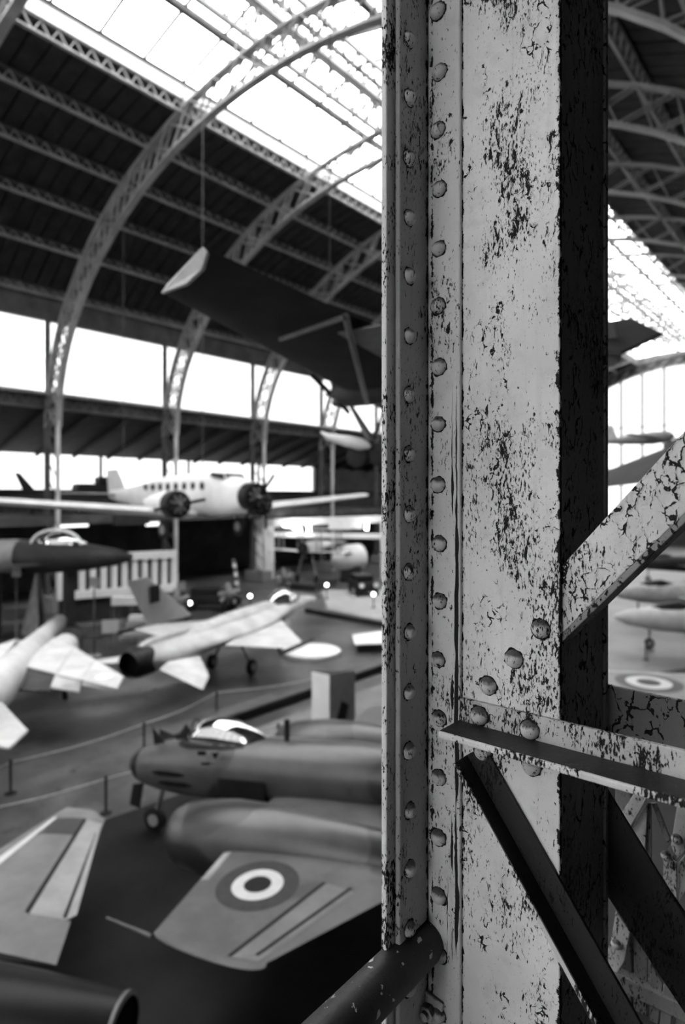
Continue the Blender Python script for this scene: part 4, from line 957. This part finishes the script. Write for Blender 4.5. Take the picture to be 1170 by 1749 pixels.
# tall three sided info stand
pz = [(533, 1237), (563, 1245), (606, 1236)]; P = [onZ(*q, .021) for q in pz]; hgt = 1.95
ist = empty('info_stand', P[1], 'tall three-sided info stand with one white and one grey face', 'info stand')
def face(a, b_, m, nm):
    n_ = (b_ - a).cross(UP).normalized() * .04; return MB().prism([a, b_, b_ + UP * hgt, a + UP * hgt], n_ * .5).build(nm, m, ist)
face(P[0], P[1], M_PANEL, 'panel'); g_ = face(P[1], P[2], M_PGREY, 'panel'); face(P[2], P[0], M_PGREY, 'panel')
gv = (P[2] - P[1]); nn = gv.cross(UP).normalized(); nn = nn if nn.dot(FWD) < 0 else -nn
MB().prism([P[1] + gv * u + UP * v + nn * .045 for u, v in ((.25, .3), (.6, .25), (.72, .75), (.45, .95))], nn * .01).build('printed_picture', M_STRIP, g_)
MB().prism([P[0] + UP * hgt, P[1] + UP * hgt, P[2] + UP * hgt], (0, 0, .02)).build('top', M_STRIP, ist)
# round white platform and white board
c = onZ(532, 1116, 0); R_ = (onZ(582, 1116, 0) - c).length
rp = empty('round_platform', c, 'low round white display platform below the pale fighter nose', 'platform')
MB().tube([c, c + UP * .16], R_, 40).build('drum', M_PANEL, rp, smooth=30); MB().tube([c + UP * .16, c + UP * .18], R_ * .97, 40).build('top', M_PANEL, rp, smooth=30)
W4_ = [onZ(*q, .45) for q in ((602, 1086), (690, 1074), (720, 1098), (606, 1102))]
wp = empty('white_table', onZ(650, 1105, 0), 'low white display table with a dark underside', 'table')
MB().prism(W4_, (0, 0, .06)).build('top', M_PANEL, wp); MB().prism([W4_[0].lerp(W4_[2], .06) - UP * .44, W4_[1].lerp(W4_[3], .06) - UP * .44, W4_[2].lerp(W4_[0], .06) - UP * .44, W4_[3].lerp(W4_[1], .06) - UP * .44], (0, 0, .43)).build('base', M_STRIP, wp)

# ---- left background: dark jet raised on a stand, white balustrade, tarp, signs
def frame(px, py, Z, heading_right, heading_fwd):
    o = atD(px, py, Z); h_ = (RIGHT * heading_right + FWD * heading_fwd).normalized(); s_ = Vector((h_.y, -h_.x, 0)); return o, h_, s_
o, h_, s_ = frame(20, 950, 37, 1, -.08)
dj = empty('raised_jet', (o.x, o.y, 0), 'dark old jet with an arched canopy raised on a stand against the far wall', 'aircraft')
M_DJ = grey('dark_jet_paint', .03, .45, 0, .3, 1); M_DJL = grey('pale_jet_tail', .20, .45, 0, .2, 1)
fus(o - h_ * 3.0, o + h_ * 7.5, [(0, .3, .35), (1.2, .8, .75), (2.5, .95, .95), (5, 1.0, 1.0), (7.5, .8, .8), (9.3, .5, .5), (10.3, .2, .2)]).build('fuselage', M_DJ, dj, smooth=50)
fus(o - h_ * 3.1, o + h_ * .7, [(0, .32, .37), (1.2, .83, .78), (2.5, .98, .98), (3.7, 1.02, 1.0)]).build('tail_section', M_DJL, dj, smooth=50)
q = o + h_ * 3.0 + UP * .75; fus(q - h_ * 1.6, q + h_ * 1.6, [(0, .1, .1), (.6, .5, .55), (1.5, .6, .8), (2.4, .5, .55), (3.2, .1, .1)]).build('canopy_glass', M_CLEAR, dj, smooth=60)
MB().tube([q + h_ * (1.5 * math.cos(t_)) + UP * (.85 * math.sin(t_)) - s_ * -.5 for t_ in [math.pi * i / 12 for i in range(13)]], .07, 8).build('canopy_frame', M_PANEL, dj, smooth=40)
wing([(o + h_ * 2.5 - s_ * -.8 - UP * .4, o - h_ * .5 + s_ * .8 - UP * .4, .1), (o + h_ * 1 + s_ * 5 - UP * .3, o - h_ * .6 + s_ * 5 - UP * .3, .1)]).build('wing', M_DJ, dj, smooth=40)
for k in (-1, 3.5): MB().box((o + h_ * k).xy.to_3d() + UP * ((o.z - .8) / 2), (.5, .5, o.z - .8)).build('stand', M_STRIP, dj)
# white balustrade screen
A, B = atD(98, 1000, 41), atD(300, 1000, 45); A.z = B.z = 0
bs = empty('white_balustrade', A, 'white balustrade screen with dark gaps between its posts', 'balustrade')
MB().bar(A + UP * 4.25, B + UP * 4.25, .5, .5).build('top_beam', M_PANEL, bs); MB().bar(A + UP * 1.85, B + UP * 1.85, .5, .5).build('bottom_beam', M_PANEL, bs)
for i in range(12): q = A.lerp(B, (i + .2) / 11.4); MB().box(q + UP * 3.05, (.32, .32, 2.0)).build('post', M_PANEL, bs)
MB().bar(A + UP * .8 + FWD * .2, B + UP * .8 + FWD * .2, .3, 1.6).build('base', M_STRIP, bs)
MB().bar(A + UP * 3.05 + FWD * .35, B + UP * 3.05 + FWD * .35, .05, 2.2).build('dark_backing', M_STRIP, bs)
# grey tarpaulin tent
q = atD(58, 1010, 38); q.z = 0
tt = empty('tarpaulin_tent', q, 'grey peaked tarpaulin cover in front of the white balustrade', 'tarpaulin')
ap = atD(62, 972, 38)
for k, (m_, px0, px1) in enumerate(((grey('tarp_light', .30, .8, 0, .2, 2), 36, 62), (grey('tarp_dark', .08, .8, 0, .2, 2), 62, 80))):
    l_, r_ = atD(px0, 1016, 38), atD(px1, 1016, 37.4 if k == 0 else 38); l_.z = r_.z = 0
    MB().prism([l_, r_, ap], FWD * .3).build('side', m_, tt)
# rounded sign poles and floor signs
def pole_sign(px, py, Z, top_px, label, plate=True):
    b_ = atD(px, py, Z); b_.z = 0; h = atD(px, top_px, Z).z; e = empty('pole_sign', b_, label, 'sign', 'pole signs')
    MB().tube([b_, b_ + UP * .06], .35, 16).build('foot', M_PANEL, e); MB().tube([b_ + UP * .06, b_ + UP * h], .045, 8).build('pole', M_GREY, e, smooth=40)
    MB().box(b_ + UP * (h + .25), (.5, .06, .5), Matrix.Rotation(TH, 3, 'Z')).build('plate', M_PGREY, e)
pole_sign(161, 1068, 33, 1002, 'pole sign with a small square plate before the white balustrade')
pole_sign(28, 1045, 36, 985, 'pole sign with a small square plate before the tarpaulin tent')
def boxy(name, px, py, Z, w_, d_, h, m, label, cat, group=None, tilt=0):
    b_ = onZ(px, py, 0) if Z is None else atD(px, py, Z); b_.z = 0
    R = Matrix.Rotation(TH + tilt, 3, 'Z'); mb = MB().box(b_ + UP * h / 2, (w_, d_, h), R)
    return single(mb, name, m, b_, label, cat, group, bevel=.02)
boxy('display_case', 155, 1087, None, 1.6, .9, .75, M_STRIPT, 'low grey display case at the foot of the pole sign', 'case')
boxy('display_case', 192, 1080, None, .9, .8, .7, M_PGREY, 'small grey case next to the tilted white notice', 'case')
q = onZ(188, 1070, 1.2); e = empty('notice_board', (q.x, q.y, 0), 'tilted white notice board on a thin leg behind the grey fin', 'notice')
MB().box(q, (.85, .05, .75), Matrix.Rotation(TH + .3, 3, 'Z') @ Matrix.Rotation(-.4, 3, 'X')).build('board', M_PANEL, e); MB().tube([Vector((q.x, q.y, 0)), q], .03, 8).build('leg', M_GREY, e)
e = empty('white_steps', onZ(232, 1095, 0), 'white boarding steps half hidden by the grey fin', 'steps')
for k in range(4):
    q = onZ(238, 1096, 0) + FWD * (.55 * k); MB().box(q + UP * (.18 + .3 * k), (2.2, .5, .28), Matrix.Rotation(TH, 3, 'Z')).build('tread', M_PANEL if k % 2 else M_LIGHT, e)

# long white bench and engines on stands in front of the far wall
a, b_ = onZ(192, 1073, 0), onZ(268, 1071, 0); e = empty('white_bench', a, 'long low white bench in front of the white balustrade', 'bench')
MB().bar(a + UP * 1.75, b_ + UP * 1.75, .7, .5).build('top', M_PANEL, e)
for k in (.08, .5, .92): q = a.lerp(b_, k); MB().box(q + UP * .75, (.4, .5, 1.5)).build('leg', M_STRIPT, e)
def engine(px, py, label):
    b_ = onZ(px, py, 0); e = empty('radial_engine', b_, label, 'engine', 'engines on stands'); c_ = b_ + UP * 1.35; ax_ = (-FWD + RIGHT * .3).normalized(); sd_ = Vector((ax_.y, -ax_.x, 0))
    MB().tube([c_ - ax_ * .4, c_ + ax_ * .3, c_ + ax_ * .55], [.42, .42, .15], 16).build('crankcase', M_GREY, e, smooth=40)
    for k in range(9):
        d_ = sd_ * math.cos(2 * math.pi * k / 9) + UP * math.sin(2 * math.pi * k / 9); MB().tube([c_ + d_ * .35, c_ + d_ * .8], .15, 8).build('cylinder', M_STRIPT if k % 2 else M_LIGHT, e, smooth=40)
    for s2 in (-1, 1): MB().bar(b_ + sd_ * .6 * s2, c_ + sd_ * .25 * s2, .08, .08).build('stand_leg', M_POST, e)
    MB().bar(b_ + sd_ * .7 + UP * .04, b_ - sd_ * .7 + UP * .04, .5, .08).build('stand_foot', M_POST, e)
engine(303, 1060, 'radial engine on a stand behind the tall grey fin')
engine(392, 1046, 'radial engine on a stand beside the speckled totem')
engine(486, 1012, 'radial engine on a stand in front of the white pavilion pier')

# ---- dark vehicle shapes in the middle background
def truck(px, py, Z, label, L=4.2, hd_=(1, .1), lamps=False):
    b_ = onZ(px, py, 0); h_ = (RIGHT * hd_[0] + FWD * hd_[1]).normalized(); s_ = Vector((h_.y, -h_.x, 0)); e = empty('field_car', b_, label, 'vehicle')
    R = Matrix.Rotation(math.atan2(h_.y, h_.x), 3, 'Z'); m = grey('dark_vehicle_paint', .02, .35, 0, .2, 1)
    MB().box(b_ + UP * .75, (L, 1.8, .7), R).build('body', m, e, bevel=.12); MB().box(b_ - h_ * .4 + UP * 1.35, (L * .5, 1.6, .6), R).build('cabin', m, e, bevel=.15)
    MB().box(b_ - h_ * .4 + UP * 1.42, (L * .44, 1.63, .34), R).build('windows', M_GAP, e)
    for a in (-.32, .32):
        for k in (-1, 1): wheel(b_ + h_ * L * a + s_ * k * .85 + UP * .38, .38, .24, s_).build('wheel', M_TYRE, e, smooth=40)
    if lamps:
        for k in (-1, 1): wheel(b_ + h_ * (L / 2 + .02) + s_ * k * .62 + UP * .95, .2, .08, h_).build('headlamp', M_PANEL, e, smooth=40)
truck(362, 1040, 0, 'dark field car parked beyond the pale fighter', 4.4)
truck(620, 1014, 0, 'dark field car with two bright headlamps facing the hall', 3.6, (.25, -1), True)
def lamp(px, py, Z, label):
    q = atD(px, py, Z); e = empty('globe_lamp', (q.x, q.y, 0), label, 'lamp', 'glowing floor lamps')
    MB().ball(q, .14, 14, 10).build('globe', M_LAMP, e, smooth=60); MB().tube([Vector((q.x, q.y, 0)), q - UP * .12], .04, 8).build('stem', M_POST, e); MB().tube([Vector((q.x, q.y, 0)), Vector((q.x, q.y, .05))], .2, 14).build('foot', M_POST, e)
lamp(638, 1015, 47, 'glowing globe lamp in front of the dark field car with headlamps')
lamp(558, 999, 51, 'glowing globe lamp just right of the pale fighter nose')
lamp(427, 1018, 47, 'glowing globe lamp behind the spine of the pale fighter')
lamp(324, 1030, 43, 'glowing globe lamp behind the tall grey fin')
# spotted totem
q = onZ(408, 1022, 0); e = empty('spotted_totem', q, 'slim leaning totem speckled black and white behind the pale fighter', 'display')
for k in range(9):
    z0, z1 = .0 + k * .36, (k + 1) * .36; MB().tube([q + UP * z0 - RIGHT * .05 * k, q + UP * z1 - RIGHT * .05 * (k + 1)], .18 - .006 * k, 10).build('segment', M_PANEL if k % 2 else M_STRIPT, e, smooth=40)

# ---- white pavilion frame and biplane on the right of the middle background
A, B = atD(436, 985, 64), atD(660, 985, 64); A.z = B.z = 0
pv = empty('white_pavilion', A, 'white pavilion frame with a broad white pier beneath the far gallery', 'pavilion')
M_PVW = grey('pavilion_white', .8, .6, 0, .06, 1)
def zat(py, Z): return EYE - (py - HY) * Z / FPX
MB().bar(A + RIGHT * .1 + UP * (zat(985, 64) / 2 + zat(885, 64) / 2 - .6), A + RIGHT * 1.9 + UP * (zat(985, 64) / 2 + zat(885, 64) / 2 - .6), .5, zat(885, 64) - .0).build('pier', M_PVW, pv)
MB().bar(A + UP * zat(893, 64), B + UP * zat(886, 64), .5, .7).build('top_beam', M_PVW, pv)
MB().bar(A + UP * zat(912, 64), B + UP * zat(916, 64), .5, .5).build('lower_beam', M_PVW, pv)
MB().bar(A + RIGHT * 3 + UP * zat(899, 64.4) + FWD * .5, B - RIGHT * 2 + UP * zat(899, 64.4) + FWD * .5, .2, .8).build('back_panel', M_STRIP, pv)
MB().box((atD(590, 893, 64)), (3.4, .7, 1.2), Matrix.Rotation(TH, 3, 'Z')).build('white_board', M_PANEL, pv)
MB().bar(B - RIGHT * .6 + UP * 3.0, B - RIGHT * .1 + UP * 3.0, .5, 6).build('pier', M_PVW, pv)
o, h_, s_ = frame(518, 936, 56, -.45, -.89)
bp_ = empty('white_biplane', (o.x, o.y, 0), 'white biplane with a dark round engine in front of the white pavilion', 'aircraft')
fus(o, o - h_ * 6, [(0, .45, .45), (.5, .5, .5), (2, .45, .55), (4, .28, .36), (6, .06, .2)]).build('fuselage', M_AIR, bp_, smooth=50)
MB().tube([o - h_ * .05, o + h_ * .25, o + h_ * .3], [.52, .5, .4], 20).build('engine_cowl', M_NOSE, bp_, smooth=40)
for z_, ch_ in ((1.65, 1.6), (-.4, 1.4)):
    wing([(o - h_ * .5 - s_ * 4.2 + UP * (z_ + .1), o - h_ * (.5 + ch_) - s_ * 4.2 + UP * (z_ + .1), .08), (o - h_ * .4 + UP * z_, o - h_ * (.4 + ch_) + UP * z_, .08), (o - h_ * .5 + s_ * 4.2 + UP * (z_ + .1), o - h_ * (.5 + ch_) + s_ * 4.2 + UP * (z_ + .1), .08)]).build('wing', M_AIR, bp_, smooth=40)
for k in (-3, -1, 1, 3):
    for c__ in (.7, 1.5): MB().bar(o + s_ * k - h_ * c__ - UP * .5, o + s_ * k - h_ * c__ + UP * 1.65, .1, .1).build('wing_strut', M_LIGHT, bp_)
for sg in (-1, 1): MB().bar(o + h_ * .4, o + h_ * .4 + (s_ * .5 + UP * .9) * sg, .2, .04, h_).build('propeller_blade', M_STRIP, bp_)
for k in (-1, 1): MB().bar(o + s_ * k * .4 - h_ * .8 - UP * .4, (o + s_ * k - h_ * .6).xy.to_3d() + UP * 1.1, .06, .06).build('gear_leg', M_LIGHT, bp_); wheel((o + s_ * k - h_ * .6).xy.to_3d() + UP * .95, .38, .12, s_).build('wheel', M_TYRE, bp_, smooth=40)
MB().box((o - h_ * 1.5).xy.to_3d() + UP * .28, (4, 3, .56), Matrix.Rotation(math.atan2(h_.y, h_.x), 3, 'Z')).build('plinth', M_STRIP, bp_)
wing([(o - h_ * 5 - s_ * 1.5 + UP * .2, o - h_ * 6 - s_ * 1.5 + UP * .2, .08), (o - h_ * 5 + s_ * 1.5 + UP * .2, o - h_ * 6 + s_ * 1.5 + UP * .2, .08)]).build('tailplane', M_AIR, bp_, smooth=40)
# white rounded nose of a big aircraft standing beside the biplane
o = atD(592, 955, 61); e = empty('white_airliner_nose', (o.x, o.y, 0), 'white rounded aircraft nose section on a dark trestle beside the biplane', 'nose section')
fus(o - RIGHT * 1.35 - FWD * .4, o + RIGHT * 1.3 + FWD * 1.6, [(0, .2, .2), (.2, .55, .5), (.8, 1.1, 1.1), (1.8, 1.35, 1.35), (3.2, 1.4, 1.4)]).build('shell', M_AIR, e, smooth=50)
MB().prism([o - RIGHT * .2 - FWD * .9 + UP * .5, o + RIGHT * .5 - FWD * .75 + UP * .55, o + RIGHT * .5 - FWD * .6 + UP * .85, o - RIGHT * .1 - FWD * .6 + UP * .8], -FWD * .05).build('window', M_NOSE, e)
MB().box(o.xy.to_3d() + FWD * .6 + RIGHT * .4 + UP * (o.z - .7) / 2, (2, 1.6, o.z - .7), Matrix.Rotation(TH, 3, 'Z')).build('trestle', M_STRIP, e)

# bright lamps fixed to the pavilion beams
M_SPOT = grey('pavilion_lamp_tube', .8, .4, 0, 0, 1, .5, emit=14)
for (p0, p1, r_, lab) in (((484, 895), (516, 905), .2, 'slanting bright lamp tube on the white pavilion beam'), ((527, 893), (528, 908), .18, 'short upright bright lamp tube on the white pavilion beam'), ((627, 890), (626, 905), .16, 'upright bright lamp tube at the end of the white pavilion')):
    a, b_ = atD(*p0, 62.6), atD(*p1, 62.6); e = empty('pavilion_lamp', a, lab, 'lamp', 'bright lamps on the pavilion')
    MB().tube([a, b_], r_, 10).build('tube', M_SPOT, e, smooth=40); MB().tube([(a + b_) / 2, (a + b_) / 2 + FWD * 1.15], .06, 8).build('bracket', M_POST, e)

# ---- signs and strip lights under the far gallery
for px, py, wpx, m, lab in ((225, 893, 44, M_STRIP, 'dark hanging sign board beside a white strip light'),):
    q = onX(px, py, -46.02); q.z = 6.45; single(MB().box(q, (3.2, .12, .8), Matrix.Rotation(math.pi / 2, 3, 'Z')), 'hanging_sign', M_STRIP, q, lab, 'sign')
M_TUBE = grey('strip_light_tube', .8, .4, 0, 0, 1, .5, emit=1.6)
for px, py, lab in ((122, 897, 'white strip light under the far gallery above the raised jet'), (262, 895, 'white strip light under the far gallery beside the hanging sign')):
    q = onX(px, py, -46.6); e = empty('strip_light', q, lab, 'lamp', 'strip lights under the gallery')
    MB().box(q, (.16, 2.6 if px < 200 else 1.4, .28)).build('tube', M_TUBE, e); MB().box(q + UP * .2, (.22, 2.6, .1)).build('housing', M_PANEL, e)

# ---- silhouettes standing on the far gallery
q = onX(32, 836, -52); e = empty('gallery_jet', (q.x, q.y, 6.9), 'black tail fin of an aircraft showing against the low windows', 'aircraft')
yb = Vector((0, 1, 0)); fz = 6.9
wing([(Vector((q.x, q.y + 1.9, 8.2)), Vector((q.x, q.y + .6, 8.2)), .08), (Vector((q.x, q.y + .1, 10.25)), Vector((q.x, q.y - .35, 10.25)), .06)], (1, 0, 0)).build('fin', M_BLACK, e, smooth=40)
fus(Vector((q.x, q.y - .6, 8.0)), Vector((q.x, q.y + 9, 8.0)), [(0, .3, .35), (2, .5, .55), (5, .55, .6), (8, .45, .45), (9.5, .1, .1)]).build('fuselage', M_BLACK, e, smooth=50)
wing([(Vector((q.x - 3, q.y + 3.2, 7.75)), Vector((q.x - 3, q.y + 1.8, 7.75)), .08), (Vector((q.x + 3, q.y + 3.2, 7.75)), Vector((q.x + 3, q.y + 1.8, 7.75)), .08)]).build('wing', M_BLACK, e, smooth=40)
for k in (1, 5): MB().box((q.x, q.y + k, 7.35), (.4, .4, .9)).build('stand', M_BLACK, e)
q = onX(158, 832, -54); e = empty('gallery_crate', (q.x, q.y, 6.9), 'black stepped crate pile against the low windows', 'crate')
MB().box((q.x, q.y, 8.2), (1.5, 3.4, 2.6)).build('crate', M_BLACK, e, bevel=.3); MB().box((q.x, q.y + 1.1, 9.8), (1.2, 1.4, .7)).build('crate', M_BLACK, e, bevel=.2)

# ---- slices seen to the right of the column
# light aircraft hanging before the far gable
o = atD(1150, 745, 55); h_ = (RIGHT * .5 - FWD * .86).normalized(); s_ = Vector((h_.y, -h_.x, 0)); s_ = s_ if s_.dot(RIGHT) > 0 else -s_
e = empty('hanging_monoplane', o - UP * .6, 'small pale monoplane hanging before the far glazed gable', 'aircraft')
fus(o, o - h_ * 7, [(0, .2, .2), (.4, .5, .5), (2, .55, .6), (5, .3, .4), (7, .08, .2)]).build('fuselage', M_GREY, e, smooth=50)
wing([(o - h_ * .8 - s_ * 4.6 + UP * .1, o - h_ * 1.8 - s_ * 4.6 + UP * .1, .1), (o - h_ * .5 - UP * .1, o - h_ * 2.3 - UP * .1, .12), (o - h_ * .8 + s_ * 4.6 + UP * .1, o - h_ * 1.8 + s_ * 4.6 + UP * .1, .1)]).build('wing', M_LIGHT, e, smooth=40)
wing([(o - h_ * 5.5 + UP * .2, o - h_ * 7 + UP * .2, .08), (o - h_ * 6.1 + UP * 1.6, o - h_ * 7 + UP * 1.6, .08)], s_).build('fin', M_LIGHT, e, smooth=40)
MB().tube([o - h_ * 2 + UP * .4, (o - h_ * 2).xy.to_3d() + UP * 30], .015, 6).build('suspension_cable', M_STEEL_DK, e)
# large dark wing overhead of the far floor
le = [atD(985, 824, 20), atD(1185, 746, 17)]; te = [atD(985, 838, 17.5), atD(1185, 815, 15)]
e = empty('dark_hanging_wing', te[1] - UP * .2, 'dark underside of a wide hanging aircraft wing behind the crackled brace', 'aircraft')
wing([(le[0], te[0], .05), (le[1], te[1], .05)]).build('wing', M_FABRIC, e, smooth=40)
o = le[1] + (le[1] - le[0]).normalized() * 2.5 - UP * .6
fus(o - FWD * 3 - UP * .3, o + FWD * 6 - UP * .3, [(0, .2, .2), (1.5, .7, .8), (5, .7, .8), (9, .1, .3)]).build('fuselage', M_FABRIC, e, smooth=50)
MB().tube([o, o.xy.to_3d() + UP * 24], .015, 6).build('suspension_cable', M_STEEL_DK, e)
# pale jets parked on the floor beyond
for px, py, Z, lab, m in ((1122, 1014, 43.5, 'pale jet with a dark intake parked beyond the crackled brace', M_LIGHT), (1150, 1058, 34.5, 'white-nosed jet parked in front of the pale jet with a dark intake', M_F16), (1130, 962, 61, 'dark aircraft parked far down the hall', M_DJ)):
    o = atD(px, py, Z); h_ = (-RIGHT * .9 + FWD * .25).normalized(); s_ = Vector((h_.y, -h_.x, 0)); e = empty('parked_jet', (o.x, o.y, 0), lab, 'aircraft')
    fus(o + h_ * 3, o - h_ * 7, [(0, .12, .12), (.6, .4, .4), (2, .65, .65), (5, .8, .8), (8, .6, .6), (10, .4, .4)]).build('fuselage', m, e, smooth=50)
    wing([(o - h_ * 1 - s_ * .4 - UP * .1, o - h_ * 4.5 - s_ * .4 - UP * .1, .08), (o - h_ * 3 - s_ * 4.5 - UP * .1, o - h_ * 4.5 - s_ * 4.5 - UP * .1, .08)]).build('wing', m, e, smooth=40)
    wing([(o - h_ * 1 + s_ * .4 - UP * .1, o - h_ * 4.5 + s_ * .4 - UP * .1, .08), (o - h_ * 3 + s_ * 4.5 - UP * .1, o - h_ * 4.5 + s_ * 4.5 - UP * .1, .08)]).build('wing', m, e, smooth=40)
    fus(o + h_ * 1.2 + UP * .5, o - h_ * 1.6 + UP * .5, [(0, .1, .1), (.6, .35, .4), (1.5, .4, .5), (2.8, .1, .1)]).build('canopy_glass', M_NOSE, e, smooth=50)
    wing([(o - h_ * 6.5 + UP * .5, o - h_ * 9.6 + UP * .5, .08), (o - h_ * 8.4 + UP * 3, o - h_ * 9.8 + UP * 3, .08)], s_).build('fin', m, e, smooth=40)
    for k in (-1.2, 1.2): b_ = o - h_ * 3 + s_ * k; gear(e, b_ - UP * .3, (b_.x, b_.y, .36), .36, s_, 'main_wheel')
    b_ = o + h_ * 1.2; gear(e, b_ - UP * .3, (b_.x, b_.y, .26), .26, s_, 'nose_wheel')
# wing with a roundel seen just above the rear cross bar
ZR = 2.0
rl0, rt0 = onZ(960, 1142, ZR), onZ(960, 1215, ZR); rl1, rt1 = onZ(1330, 1160, ZR), onZ(1330, 1225, ZR)
e = empty('roundel_wing_jet', onZ(1250, 1200, 0), 'grey jet whose roundel wing shows just above the dark rear cross bar', 'aircraft')
rw = wing([(rl0, rt0, .08), (rl1, rt1, .08)]); o = rw.build('wing', M_CAMO_W, e, smooth=40); roundel(rw, o, onZ(1108, 1166, ZR + .1), (onZ(1150, 1166, ZR) - onZ(1066, 1166, ZR)).length / 2 * 1.25, (1, .68, .36))
drape(rw, (rl0 + (rt0 - rl0) * .02, rl1 + (rt1 - rl1) * .02, rl1 + (rt1 - rl1) * .10, rl0 + (rt0 - rl0) * .10), .006, 12, 2).build('leading_edge_strip', M_LIGHT, o)
c = (rl1 + rt1) / 2; fus(c + (rl1 - rt1).normalized() * 6, c - (rl1 - rt1).normalized() * 6, [(0, .1, .1), (1, .5, .5), (4, .75, .8), (8, .7, .75), (12, .3, .4)]).build('fuselage', M_CAMO, e, smooth=50)
sd_ = (rl1 - rl0).normalized()
for k in (-1.2, 1.2): b_ = c + sd_ * k; gear(e, b_ - UP * .1, (b_.x, b_.y, .38), .38, sd_, 'main_wheel')

for o in bpy.data.objects:
    if '_b' in o: del o['_b']
